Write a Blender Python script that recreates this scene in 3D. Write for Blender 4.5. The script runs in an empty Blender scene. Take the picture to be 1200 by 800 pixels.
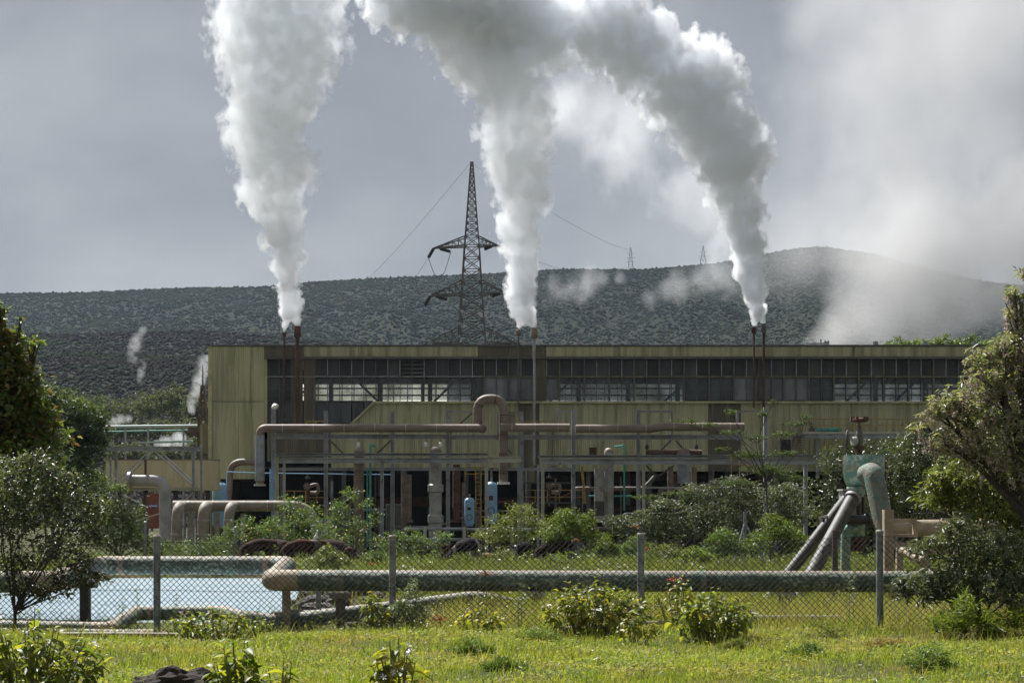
import bpy, bmesh, math, random
import numpy as np
from mathutils import Vector, Matrix, Quaternion, noise as mnoise

sc = bpy.context.scene
COL = sc.collection
RAD = math.radians
R = random.Random(11)
NR = np.random.default_rng(5)

# ------------------------------------------------------------------ camera, sun, sky, exposure
F, CX, HY, CH = 2000.0, 600.0, 600.0, 1.7          # focal length in photo pixels, horizon row, eye height
cam = bpy.data.objects.new('camera', bpy.data.cameras.new('camera'))
COL.objects.link(cam); sc.camera = cam
cam.location = (0, 0, CH); cam.rotation_euler = (math.pi / 2, 0, 0)
cam.data.lens = 60; cam.data.sensor_width = 36; cam.data.shift_y = 200 / 1200
cam.data.clip_start = 0.5; cam.data.clip_end = 30000

SUN_EL, SUN_AZ = RAD(54), RAD(-38)                 # azimuth from +Y, negative = towards the west (picture left)
sd = Vector((math.sin(SUN_AZ) * math.cos(SUN_EL), math.cos(SUN_AZ) * math.cos(SUN_EL), math.sin(SUN_EL)))
sun = bpy.data.objects.new('sun', bpy.data.lights.new('sun', 'SUN'))
COL.objects.link(sun)
sun.rotation_euler = sd.to_track_quat('Z', 'Y').to_euler()
sun.data.energy = 4.9; sun.data.angle = RAD(0.8); sun.data.color = (1.0, 0.98, 0.955)

world = bpy.data.worlds.new('World'); sc.world = world; world.use_nodes = True
def make_world():
    nt = world.node_tree; N = nt.nodes; L = nt.links
    for n in list(N): N.remove(n)
    out = N.new('ShaderNodeOutputWorld')
    sky = N.new('ShaderNodeTexSky'); sky.sky_type = 'NISHITA'; sky.sun_disc = False
    sky.sun_elevation = SUN_EL; sky.sun_rotation = SUN_AZ
    b1 = N.new('ShaderNodeBackground'); b1.inputs[1].default_value = 0.10
    L.new(sky.outputs[0], b1.inputs[0])
    tc = N.new('ShaderNodeTexCoord')
    mp = N.new('ShaderNodeMapping'); mp.inputs['Scale'].default_value = (1, 1, 1.7); mp.inputs['Location'].default_value = (7.7, 1.1, 0.8)
    L.new(tc.outputs['Generated'], mp.inputs[0])
    n1 = N.new('ShaderNodeTexNoise'); n1.inputs['Scale'].default_value = 4.2; n1.inputs['Detail'].default_value = 6; n1.inputs['Roughness'].default_value = .5
    n1.inputs['Distortion'].default_value = .3
    L.new(mp.outputs[0], n1.inputs['Vector'])
    cr = N.new('ShaderNodeValToRGB')
    e = cr.color_ramp.elements
    e[0].position = .33; e[0].color = (.285, .30, .33, 1)
    e[1].position = .72; e[1].color = (.64, .635, .63, 1)
    m = e.new(.5); m.color = (.405, .412, .428, 1)
    L.new(n1.outputs[0], cr.inputs[0])
    b2 = N.new('ShaderNodeBackground'); b2.inputs[1].default_value = .375
    L.new(cr.outputs[0], b2.inputs[0])
    mx = N.new('ShaderNodeMixShader'); mx.inputs[0].default_value = .93
    L.new(b1.outputs[0], mx.inputs[1]); L.new(b2.outputs[0], mx.inputs[2]); L.new(mx.outputs[0], out.inputs[0])
make_world()
sc.view_settings.view_transform = 'Standard'; sc.view_settings.look = 'None'
sc.view_settings.exposure = 0.95; sc.view_settings.gamma = 1.0; sc.view_settings.use_curve_mapping = False
cy = sc.cycles
cy.max_bounces = 18; cy.volume_bounces = 16; cy.diffuse_bounces = 3; cy.glossy_bounces = 2; cy.transmission_bounces = 4
cy.transparent_max_bounces = 16; cy.volume_step_rate = 0.42; cy.volume_max_steps = 512
cy.caustics_reflective = False; cy.caustics_refractive = False
cy.use_denoising = True; cy.use_adaptive_sampling = True; cy.adaptive_threshold = 0.02

def at(px, py, D):
    """A pixel of the 1200x800 photograph at distance D along the view axis, in world metres."""
    return Vector(((px - CX) / F * D, D, CH + (HY - py) / F * D))

def sstep(t):
    t = np.clip(t, 0, 1); return t * t * (3 - 2 * t)

def tz(x, y):
    """Ground height."""
    x = np.asarray(x, float); y = np.asarray(y, float)
    b = -1.3 * sstep((y - 28) / 92)
    near = 1 - sstep((y - 60) / 60)
    b = b + near * (.035 * np.sin(x * 1.3 + y * .7) + .03 * np.sin(x * .53 - y * 1.1 + 2) + .015 * np.sin(3.1 * x + 1) * np.sin(2.7 * y))
    b = b - .42 * sstep((y - 23.2) / 4.6) * sstep((35.0 - y) / 2.5) * sstep((x + 13) / 1.5) * sstep((-.8 - x) / 1.6)   # pipe trench behind the fence
    p = sstep((y - 32.6) / 1.9) * sstep((54 - y) / 1.6) * sstep((-4.2 - x) / 1.3) * sstep((x + 24) / 2)
    return b * (1 - p) + -.95 * p

def tzf(x, y): return float(tz(x, y))
def gnd(px, D):
    x = (px - CX) / F * D
    return Vector((x, D, tzf(x, D)))

# ------------------------------------------------------------------ object helpers
OFF = {}
def link(o): COL.objects.link(o); return o
def tag(o, label=None, cat=None, group=None, kind=None):
    if label: o['label'] = label
    if cat: o['category'] = cat
    if group: o['group'] = group
    if kind: o['kind'] = kind
    return o
def thing(name, loc, label, cat, group=None):
    o = link(bpy.data.objects.new(name, None)); o.location = loc; o.empty_display_size = .3
    OFF[o.name] = Vector(loc)
    return tag(o, label, cat, group)
def copy_tree(o, parent=None):
    c = o.copy(); COL.objects.link(c); c.parent = parent
    OFF[c.name] = OFF.get(o.name, Vector((0, 0, 0)))
    for ch in list(o.children): copy_tree(ch, c)
    return c

class MB:
    """Collects shapes in world metres; build() links them as one mesh object."""
    def __init__(s): s.v = []; s.f = []
    def add(s, vs, fs):
        b = len(s.v); s.v.extend([tuple(q) for q in vs]); s.f.extend([tuple(i + b for i in f) for f in fs]); return s
    def box(s, x0, y0, z0, x1, y1, z1):
        return s.add([(x0,y0,z0),(x1,y0,z0),(x1,y1,z0),(x0,y1,z0),(x0,y0,z1),(x1,y0,z1),(x1,y1,z1),(x0,y1,z1)],
                     [(0,3,2,1),(4,5,6,7),(0,1,5,4),(1,2,6,5),(2,3,7,6),(3,0,4,7)])
    def pbox(s, px0, py0, px1, py1, D, depth):
        """Box whose front face covers a pixel rectangle at distance D, going back by depth."""
        a = at(px0, py1, D); b = at(px1, py0, D)
        return s.box(a.x, D, a.z, b.x, D + depth, b.z)
    def beam(s, p, q, w, h=None):
        p = Vector(p); q = Vector(q); h = h or w
        d = (q - p).normalized(); up = Vector((0, 0, 1)) if abs(d.z) < .95 else Vector((0, 1, 0))
        u = d.cross(up).normalized() * (w / 2); n = u.cross(d).normalized() * (h / 2)
        vs = [p-u-n, p+u-n, p+u+n, p-u+n, q-u-n, q+u-n, q+u+n, q-u+n]
        return s.add(vs, [(0,1,2,3),(4,7,6,5),(0,4,5,1),(1,5,6,2),(2,6,7,3),(3,7,4,0)])
    def ibeam(s, p, q, w, h, t=None, flip=False):
        """H-section from p to q; flanges w wide, h apart (flange planes above/below, or fore/aft for columns)."""
        p = Vector(p); q = Vector(q); t = t or h * .12
        d = (q - p).normalized()
        up = Vector((0, 0, 1)) if abs(d.z) < .9 else (Vector((1, 0, 0)) if flip else Vector((0, 1, 0)))
        u = d.cross(up).normalized(); n = u.cross(d).normalized()
        prof = [(-w/2,-h/2),(w/2,-h/2),(w/2,-h/2+t),(t/2,-h/2+t),(t/2,h/2-t),(w/2,h/2-t),(w/2,h/2),(-w/2,h/2),(-w/2,h/2-t),(-t/2,h/2-t),(-t/2,-h/2+t),(-w/2,-h/2+t)]
        k = len(prof)
        vs = [p + u*a + n*b for a, b in prof] + [q + u*a + n*b for a, b in prof]
        fs = [(i, (i+1) % k, k + (i+1) % k, k + i) for i in range(k)]
        fs += [(0,11,2,1),(2,11,10,3),(3,10,9,4),(4,9,8,5),(5,8,7,6)]
        fs += [tuple(k + j for j in f[::-1]) for f in fs[-5:]]
        return s.add(vs, fs)
    def tube(s, pts, r, seg=12, caps=True):
        pts = [Vector(p) for p in pts]; n = len(pts)
        rs = r if isinstance(r, (list, tuple)) else [r] * n
        t0 = (pts[1] - pts[0]).normalized()
        ref = Vector((0, 0, 1)) if abs(t0.z) < .9 else Vector((1, 0, 0))
        u = t0.cross(ref).normalized()
        vs = []
        for i in range(n):
            if i == 0: t = t0
            elif i == n - 1: t = (pts[i] - pts[i-1]).normalized()
            else:
                t = (pts[i+1] - pts[i]).normalized() + (pts[i] - pts[i-1]).normalized()
                t = t.normalized() if t.length > 1e-6 else (pts[i] - pts[i-1]).normalized()
            u = (u - t * u.dot(t)).normalized(); w = t.cross(u)
            for k in range(seg):
                a = 2 * math.pi * k / seg
                vs.append(pts[i] + (u * math.cos(a) + w * math.sin(a)) * rs[i])
        fs = []
        for i in range(n - 1):
            for k in range(seg):
                k2 = (k + 1) % seg
                fs.append((i*seg + k, i*seg + k2, (i+1)*seg + k2, (i+1)*seg + k))
        if caps:
            fs.append(tuple(range(seg))[::-1]); fs.append(tuple((n-1)*seg + k for k in range(seg)))
        return s.add(vs, fs)
    def lathe(s, base, prof, seg=20, axis=(0, 0, 1)):
        """prof: (radius, height along axis)."""
        base = Vector(base); ax = Vector(axis).normalized()
        ref = Vector((1, 0, 0)) if abs(ax.x) < .9 else Vector((0, 0, 1))
        u = ax.cross(ref).normalized(); w = ax.cross(u)
        vs = []
        for r, h in prof:
            for k in range(seg):
                a = 2 * math.pi * k / seg
                vs.append(base + ax * h + (u * math.cos(a) + w * math.sin(a)) * max(r, 1e-4))
        fs = []
        for i in range(len(prof) - 1):
            for k in range(seg):
                k2 = (k + 1) % seg
                fs.append((i*seg + k, i*seg + k2, (i+1)*seg + k2, (i+1)*seg + k))
        fs.append(tuple(range(seg))[::-1]); fs.append(tuple((len(prof)-1)*seg + k for k in range(seg)))
        return s.add(vs, fs)
    def corr(s, x0, x1, zb, zt, y, pitch=.25, depth=.035):
        """Trapezoid-ribbed vertical sheet facing -Y; zb and zt may be functions of x."""
        fb = zb if callable(zb) else (lambda x: zb)
        ft = zt if callable(zt) else (lambda x: zt)
        n = max(1, int(round((x1 - x0) / pitch))); p = (x1 - x0) / n
        xs = []
        for i in range(n):
            a = x0 + i * p
            xs += [(a, 0), (a + p * .42, 0), (a + p * .55, -depth), (a + p * .87, -depth)]
        xs.append((x1, 0))
        vs = []
        for x, dy in xs: vs += [(x, y + dy, fb(x)), (x, y + dy, ft(x))]
        fs = [(2*i, 2*i+2, 2*i+3, 2*i+1) for i in range(len(xs) - 1)]
        return s.add(vs, fs)
    def build(s, name, mat, parent=None, smooth=True, origin=None):
        if parent is not None: off = OFF[parent.name]
        elif origin is not None: off = Vector(origin)
        else:
            a = np.array(s.v); off = Vector(((a[:,0].min() + a[:,0].max()) / 2, (a[:,1].min() + a[:,1].max()) / 2, a[:,2].min()))
        a = np.array(s.v, float) - np.array(off)
        me = bpy.data.meshes.new(name); me.from_pydata(a.tolist(), [], s.f); me.update()
        return finish(me, name, mat, parent, off, smooth)

def finish(me, name, mat, parent, off, smooth=True):
    if smooth and len(me.polygons):
        me.polygons.foreach_set('use_smooth', np.ones(len(me.polygons), bool)); me.set_sharp_from_angle(angle=RAD(38))
    me.materials.append(mat)
    o = link(bpy.data.objects.new(name, me))
    if parent is not None: o.parent = parent
    else: o.location = off
    OFF[o.name] = Vector(off)
    return o

def solo(mb, name, mat, label, cat, group=None, kind=None, smooth=True):
    return tag(mb.build(name, mat, None, smooth), label, cat, group, kind)

def np_mesh(name, V, n_per, faces_per, mat, parent=None, off=None, smooth=False):
    """V: (n, n_per, 3) pieces, each with the same faces_per (list of index tuples of equal length)."""
    n = V.shape[0]; k = len(faces_per[0])
    if off is None: off = OFF[parent.name] if parent is not None else Vector((0, 0, 0))
    co = (V.reshape(-1, 3) - np.array(off)).astype(np.float32)
    fp = np.array(faces_per, np.int32)
    idx = (fp[None] + (np.arange(n, dtype=np.int32) * n_per)[:, None, None]).reshape(-1)
    nf = n * len(faces_per)
    me = bpy.data.meshes.new(name)
    me.vertices.add(len(co)); me.vertices.foreach_set('co', co.ravel())
    me.loops.add(len(idx)); me.loops.foreach_set('vertex_index', idx)
    me.polygons.add(nf); me.polygons.foreach_set('loop_start', np.arange(nf, dtype=np.int32) * k)
    me.update(calc_edges=True)
    me.materials.append(mat)
    if smooth: me.polygons.foreach_set('use_smooth', np.ones(nf, bool))
    o = link(bpy.data.objects.new(name, me))
    if parent is not None: o.parent = parent
    else: o.location = off
    OFF[o.name] = Vector(off)
    return o

def fillet(pts, rad, n=6):
    """Round the corners of a polyline."""
    pts = [Vector(p) for p in pts]; out = [pts[0]]
    for i in range(1, len(pts) - 1):
        a, b, c = pts[i-1], pts[i], pts[i+1]
        u = (a - b); v = (c - b)
        r = min(rad, u.length * .49, v.length * .49)
        p = b + u.normalized() * r; q = b + v.normalized() * r
        for k in range(n + 1):
            t = k / n
            out.append(p * (1-t)**2 + b * 2*t*(1-t) + q * t*t)
    out.append(pts[-1]); return out

# ------------------------------------------------------------------ materials
def M(name, col, col2=None, rough=.6, metal=0.0, ns=2.0, st=(1, 1, 1), lo=.38, hi=.62, bump=0.0, bs=None, rnd=0.0, isl=0.0, spec=.5, col3=None, ns3=.3, lo3=.5, hi3=.62, st3=(1,1,1)):
    m = bpy.data.materials.new(name); m.use_nodes = True; nt = m.node_tree; N = nt.nodes; L = nt.links
    b = N['Principled BSDF']; b.inputs['Roughness'].default_value = rough; b.inputs['Metallic'].default_value = metal
    b.inputs['Specular IOR Level'].default_value = spec
    c = N.new('ShaderNodeRGB'); c.outputs[0].default_value = (*col, 1); cur = c.outputs[0]
    g = N.new('ShaderNodeNewGeometry')
    def nz(scale, st, detail=5):
        mp = N.new('ShaderNodeMapping'); mp.inputs['Scale'].default_value = st; L.new(g.outputs['Position'], mp.inputs[0])
        t = N.new('ShaderNodeTexNoise'); t.inputs['Scale'].default_value = scale; t.inputs['Detail'].default_value = detail; t.inputs['Roughness'].default_value = .62
        L.new(mp.outputs[0], t.inputs['Vector']); return t.outputs[0]
    def mixin(cur, other, src, lo, hi):
        r = N.new('ShaderNodeMapRange'); r.interpolation_type = 'SMOOTHSTEP'; r.inputs[1].default_value = lo; r.inputs[2].default_value = hi; L.new(src, r.inputs[0])
        mx = N.new('ShaderNodeMix'); mx.data_type = 'RGBA'; L.new(r.outputs[0], mx.inputs[0]); L.new(cur, mx.inputs[6]); mx.inputs[7].default_value = (*other, 1)
        return mx.outputs[2]
    if col2: cur = mixin(cur, col2, nz(ns, st), lo, hi)
    if col3: cur = mixin(cur, col3, nz(ns3, st3), lo3, hi3)
    for amt, src in ((rnd, 'obj'), (isl, 'isl')):
        if amt:
            if src == 'obj': o = N.new('ShaderNodeObjectInfo').outputs['Random']
            else: o = g.outputs['Random Per Island']
            h = N.new('ShaderNodeHueSaturation'); r = N.new('ShaderNodeMapRange'); r.inputs[3].default_value = 1 - amt; r.inputs[4].default_value = 1 + amt
            L.new(o, r.inputs[0]); L.new(r.outputs[0], h.inputs['Value']); L.new(cur, h.inputs['Color']); cur = h.outputs[0]
    L.new(cur, b.inputs['Base Color'])
    if bump:
        bp = N.new('ShaderNodeBump'); bp.inputs['Strength'].default_value = bump; bp.inputs['Distance'].default_value = .05
        L.new(nz(bs or ns * 4, st, 6), bp.inputs['Height']); L.new(bp.outputs[0], b.inputs['Normal'])
    return m

def LEAF(name, cols, rough=.42, trans=.4, tmul=(1.5, 1.5, .7), big=None, bigs=.8, obj=False):
    """Leaf colour picked per leaf from cols; optional second tone in patches."""
    m = bpy.data.materials.new(name); m.use_nodes = True; nt = m.node_tree; N = nt.nodes; L = nt.links
    b = N['Principled BSDF']; b.inputs['Roughness'].default_value = rough
    out = N['Material Output']
    g = N.new('ShaderNodeNewGeometry')
    cr = N.new('ShaderNodeValToRGB'); e = cr.color_ramp.elements
    while len(e) < len(cols): e.new(.5)
    for i, c in enumerate(cols): e[i].position = i / (len(cols) - 1); e[i].color = (*c, 1)
    if obj: L.new(N.new('ShaderNodeObjectInfo').outputs['Random'], cr.inputs[0])
    else: L.new(g.outputs['Random Per Island'], cr.inputs[0])
    cur = cr.outputs[0]
    if big:
        t = N.new('ShaderNodeTexNoise'); t.inputs['Scale'].default_value = bigs; t.inputs['Detail'].default_value = 4; L.new(g.outputs['Position'], t.inputs['Vector'])
        r = N.new('ShaderNodeMapRange'); r.interpolation_type = 'SMOOTHSTEP'; r.inputs[1].default_value = .45; r.inputs[2].default_value = .65; L.new(t.outputs[0], r.inputs[0])
        mx = N.new('ShaderNodeMix'); mx.data_type = 'RGBA'; L.new(r.outputs[0], mx.inputs[0]); L.new(cur, mx.inputs[6]); mx.inputs[7].default_value = (*big, 1); cur = mx.outputs[2]
    L.new(cur, b.inputs['Base Color'])
    tm = N.new('ShaderNodeMix'); tm.data_type = 'RGBA'; tm.blend_type = 'MULTIPLY'; tm.inputs[0].default_value = 1; L.new(cur, tm.inputs[6]); tm.inputs[7].default_value = (*tmul, 1)
    tr = N.new('ShaderNodeBsdfTranslucent'); L.new(tm.outputs[2], tr.inputs[0])
    ms = N.new('ShaderNodeMixShader'); ms.inputs[0].default_value = trans
    L.new(b.outputs[0], ms.inputs[1]); L.new(tr.outputs[0], ms.inputs[2]); L.new(ms.outputs[0], out.inputs['Surface'])
    return m

m_clad = M('olive_cladding', (.47, .455, .275), (.29, .28, .165), rough=.55, ns=.9, st=(2.5, 1, .16), lo=.4, hi=.66, col3=(.10, .085, .06), ns3=.35, st3=(3, 1, .25), lo3=.55, hi3=.74)
m_clad_dark = M('soot_stained_cladding', (.115, .10, .07), (.22, .20, .12), rough=.7, ns=.8, st=(3, 1, .2), lo=.45, hi=.75)
m_trim = M('pale_olive_trim', (.46, .44, .24), (.33, .31, .18), ns=1.2)
m_steel_dark = M('dark_steel', (.07, .068, .065), (.11, .10, .085), rough=.5, ns=1.5)
m_steel = M('grey_painted_steel', (.33, .345, .36), (.21, .21, .21), rough=.5, ns=1.1, lo=.4, hi=.7, col3=(.12, .085, .06), ns3=1.8, lo3=.58, hi3=.72)
m_steel_pale = M('pale_painted_steel', (.46, .45, .36), (.33, .32, .26), ns=1.2, lo=.4, hi=.7)
m_louvre = M('louvre_grey', (.105, .105, .108), (.15, .145, .14), rough=.6, ns=1.2, st=(1, 1, .4), rnd=.3)
m_mull_pale = M('weathered_mullion', (.34, .35, .36), (.22, .21, .21), ns=2)
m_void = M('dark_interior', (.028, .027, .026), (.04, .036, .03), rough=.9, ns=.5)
m_rust = M('rust', (.115, .056, .034), (.055, .033, .024), rough=.85, ns=3.0, bump=.3)
m_rustpipe = M('rust_stained_lagging', (.215, .165, .125), (.125, .088, .065), rough=.6, ns=1.0, st=(.6, .6, 2.5), lo=.35, hi=.7, bump=.15, bs=3)
m_lag = M('weathered_metal_lagging', (.37, .36, .345), (.23, .22, .205), rough=.45, metal=.15, ns=1.3, lo=.35, hi=.7, bump=.15, bs=5, col3=(.19, .13, .09), ns3=.8, lo3=.55, hi3=.72)
m_laggrey = M('blue_grey_lagging', (.30, .315, .345), (.20, .205, .22), rough=.4, metal=.2, ns=2, lo=.4, hi=.7)
m_beigepipe = M('sandy_lagging', (.255, .22, .17), (.17, .145, .115), rough=.65, ns=2.0, lo=.35, hi=.7, bump=.25, bs=8)
m_blue = M('blue_paint', (.24, .42, .62), (.18, .33, .50), rough=.4, ns=3, lo=.45, hi=.75)
m_teal = M('teal_green_paint', (.07, .34, .28), (.06, .24, .20), rough=.45, ns=3)
m_yellow = M('yellow_paint', (.42, .28, .05), (.25, .16, .05), rough=.5, ns=3)
m_beige = M('beige_tank_paint', (.52, .45, .27), (.42, .35, .21), rough=.5, ns=1.2, st=(2, 1, .35), lo=.45, hi=.75)
m_red = M('rusty_red_paint', (.24, .065, .035), (.16, .045, .03), rough=.6, ns=3)
m_white = M('white_paint', (.75, .76, .78), None, rough=.4)
m_conc = M('weathered_concrete', (.34, .32, .28), (.24, .225, .20), rough=.85, ns=4, bump=.3)
m_galv = M('galvanised_post', (.26, .275, .29), (.14, .145, .15), rough=.5, metal=.3, ns=9, lo=.4, hi=.65, bump=.2, bs=30)
m_wire = M('fence_wire', (.022, .020, .019), (.04, .031, .024), rough=.8, ns=4)
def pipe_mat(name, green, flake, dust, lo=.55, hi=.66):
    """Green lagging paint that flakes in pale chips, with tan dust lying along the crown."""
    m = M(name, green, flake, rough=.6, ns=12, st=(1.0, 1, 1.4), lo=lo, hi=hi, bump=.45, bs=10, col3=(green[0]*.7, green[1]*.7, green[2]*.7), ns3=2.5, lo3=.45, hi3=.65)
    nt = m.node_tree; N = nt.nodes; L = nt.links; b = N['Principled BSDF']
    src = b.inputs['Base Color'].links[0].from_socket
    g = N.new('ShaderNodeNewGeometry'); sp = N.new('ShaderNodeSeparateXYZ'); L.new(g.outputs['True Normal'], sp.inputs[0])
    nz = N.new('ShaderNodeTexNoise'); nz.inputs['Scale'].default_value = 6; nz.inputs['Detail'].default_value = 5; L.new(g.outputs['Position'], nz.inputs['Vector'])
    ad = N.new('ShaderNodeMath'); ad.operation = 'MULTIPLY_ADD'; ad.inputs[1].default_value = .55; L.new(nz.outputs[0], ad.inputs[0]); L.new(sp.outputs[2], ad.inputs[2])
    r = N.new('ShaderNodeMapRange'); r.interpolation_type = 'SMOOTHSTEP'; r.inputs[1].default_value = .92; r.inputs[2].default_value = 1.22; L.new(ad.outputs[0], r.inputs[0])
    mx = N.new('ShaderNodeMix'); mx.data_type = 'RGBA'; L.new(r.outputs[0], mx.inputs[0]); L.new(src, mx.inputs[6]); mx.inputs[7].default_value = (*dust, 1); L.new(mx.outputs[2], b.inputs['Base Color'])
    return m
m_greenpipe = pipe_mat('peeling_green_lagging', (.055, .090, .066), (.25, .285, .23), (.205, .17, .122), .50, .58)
m_greenbox = M('chipped_turquoise_paint', (.13, .275, .24), (.36, .40, .345), rough=.6, ns=9, lo=.47, hi=.56, bump=.35, bs=14, col3=(.30, .27, .20), ns3=2.2, lo3=.54, hi3=.68)
m_dusty = M('dusty_grey_green_lagging', (.185, .175, .14), (.085, .175, .14), rough=.75, ns=7, lo=.48, hi=.58, bump=.45, bs=18, col3=(.115, .105, .085), ns3=3, lo3=.5, hi3=.68)
m_tan = M('tan_lagging', (.36, .29, .205), (.26, .205, .145), rough=.7, ns=4, bump=.2)
m_black = M('tarry_black_post', (.045, .042, .037), (.075, .065, .055), rough=.75, ns=7, bump=.4)
m_rock = M('lava_rock', (.075, .066, .062), (.16, .14, .13), rough=.9, ns=7, lo=.5, hi=.75, bump=.7, bs=18, rnd=.4)
m_bark = M('grey_brown_bark', (.085, .068, .052), (.14, .12, .10), rough=.9, ns=12, st=(1, 1, .3), bump=.6)
m_bark_dark = M('dark_bark', (.045, .036, .03), (.075, .062, .052), rough=.9, ns=12, st=(1, 1, .3), bump=.6)
m_stem = M('green_stem', (.14, .17, .06), (.17, .13, .06), rough=.6, ns=8)
m_hide_black = M('black_hide', (.018, .016, .015), None, rough=.55)

# ------------------------------------------------------------------ ground, pond, hills
def grid_mesh(name, xs, ys, zf, mat, kind='structure', smooth=True):
    X, Y = np.meshgrid(xs, ys); Z = zf(X, Y)
    V = np.stack([X, Y, Z], -1).reshape(-1, 3)
    nx, ny = len(xs), len(ys)
    i = np.arange(nx - 1)[None] + np.arange(ny - 1)[:, None] * nx
    Q = np.stack([i, i + 1, i + nx + 1, i + nx], -1).reshape(-1, 4)
    me = bpy.data.meshes.new(name)
    me.vertices.add(len(V)); me.vertices.foreach_set('co', V.astype(np.float32).ravel())
    me.loops.add(Q.size); me.loops.foreach_set('vertex_index', Q.astype(np.int32).ravel())
    me.polygons.add(len(Q)); me.polygons.foreach_set('loop_start', np.arange(len(Q), dtype=np.int32) * 4)
    me.update(calc_edges=True)
    if smooth: me.polygons.foreach_set('use_smooth', np.ones(len(Q), bool))
    me.materials.append(mat)
    o = link(bpy.data.objects.new(name, me)); o['kind'] = kind
    return o

m_ground = M('grassy_soil', (.048, .056, .024), (.085, .075, .042), rough=.95, ns=1.1, lo=.42, hi=.62, bump=.5, bs=14, col3=(.10, .065, .042), ns3=.55, lo3=.55, hi3=.68, spec=.08)
xs = np.unique(np.concatenate([np.linspace(-9000, -60, 26), np.linspace(-60, -26, 35), np.linspace(-26, 26, 150), np.linspace(26, 60, 35), np.linspace(60, 9000, 26)]))
ys = np.unique(np.concatenate([np.linspace(-600, 4, 12), np.linspace(4, 56, 130), np.linspace(56, 140, 60), np.linspace(140, 16000, 40)]))
grid_mesh('ground', xs, ys, tz, m_ground)

def water_mat():
    m = M('milky_brine', (.44, .57, .66), (.54, .65, .73), rough=.16, ns=.35, st=(.5, 1.5, 1), lo=.35, hi=.7, bump=.10, bs=2.6)
    return m
w = MB(); w.add([(-25, 32, -.36), (-3.6, 32, -.36), (-3.6, 55, -.36), (-25, 55, -.36)], [(0, 1, 2, 3)])
tag(w.build('pond_water', water_mat(), origin=(0, 0, 0)), kind='structure')

def ridge(pts):
    px = np.array([p[0] for p in pts], float); py = np.array([p[1] for p in pts], float)
    return lambda q: np.interp(q, px, py)
m_hill = M('scrub_hillside', (.012, .016, .010), (.02, .022, .013), rough=1, ns=.012, lo=.4, hi=.6, col3=(.022, .018, .014), ns3=.02, lo3=.55, hi3=.66, spec=.1)
m_hill_dark = M('burnt_lava_hillside', (.017, .014, .013), (.018, .021, .012), rough=1, ns=.02, lo=.5, hi=.62, spec=.1)
def hill(name, pts, D0, D1, mat, nx=180, ny=46, rough=1.0, seed=0):
    f = ridge(pts)
    pxs = np.linspace(-900, 2100, nx); ts = np.concatenate([np.linspace(0, 1, ny), np.linspace(1.06, 1.7, 8)])
    def Zr(q): return CH + (HY - f(q)) / F * D1
    V = np.zeros((len(ts), nx, 3))
    for a, t in enumerate(ts):
        D = D0 + (D1 - D0) * t
        prof = (t ** .8 if t <= 1 else 1 - (t - 1) ** 1.3 * .5)
        zz = Zr(pxs)
        wob = np.array([mnoise.noise((q * .012 + seed * 9, t * 5.0, seed)) + .5 * mnoise.noise((q * .035, t * 13.0, seed + 4)) for q in pxs])
        V[a, :, 0] = (pxs - CX) / F * (D1 if t > .2 else D1) * (0.55 + .45 * t)
        V[a, :, 1] = D
        V[a, :, 2] = -2 + (zz + 2) * prof + wob * rough * (D1 / 1500) * 14 * math.sin(math.pi * min(t, 1)) * .9
    for a, t in enumerate(ts):                       # keep the ridge on its line whatever the spread
        V[a, :, 0] = (pxs - CX) / F * V[a, :, 1]
    nr = len(ts)
    i = np.arange(nx - 1)[None] + np.arange(nr - 1)[:, None] * nx
    Q = np.stack([i, i + 1, i + nx + 1, i + nx], -1).reshape(-1, 4)
    me = bpy.data.meshes.new(name); me.from_pydata(V.reshape(-1, 3).tolist(), [], Q.tolist()); me.update()
    me.polygons.foreach_set('use_smooth', np.ones(len(Q), bool)); me.materials.append(mat)
    o = link(bpy.data.objects.new(name, me)); o['kind'] = 'structure'
    return V, ny
far_pts = [(-900, 352), (-300, 346), (0, 344), (110, 343), (140, 341), (230, 337), (300, 337), (360, 331), (450, 326), (560, 322), (650, 316), (760, 316), (850, 308), (900, 297), (955, 289), (1020, 297), (1080, 314), (1150, 330), (1300, 345), (2100, 360)]
mid_pts = [(-900, 380), (-200, 386), (60, 392), (170, 389), (240, 388), (330, 396), (450, 408), (700, 425), (2100, 450)]
low_pts = [(-900, 405), (0, 414), (90, 413), (170, 417), (240, 420), (400, 430), (900, 450), (2100, 460)]
HV = [hill('hill', far_pts, 760, 1500, m_hill, rough=1.0, seed=1), hill('hill_terrace', mid_pts, 520, 800, m_hill_dark, rough=.5, seed=2), hill('lava_terrace', low_pts, 330, 560, m_hill_dark, rough=.5, seed=3)]

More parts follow.
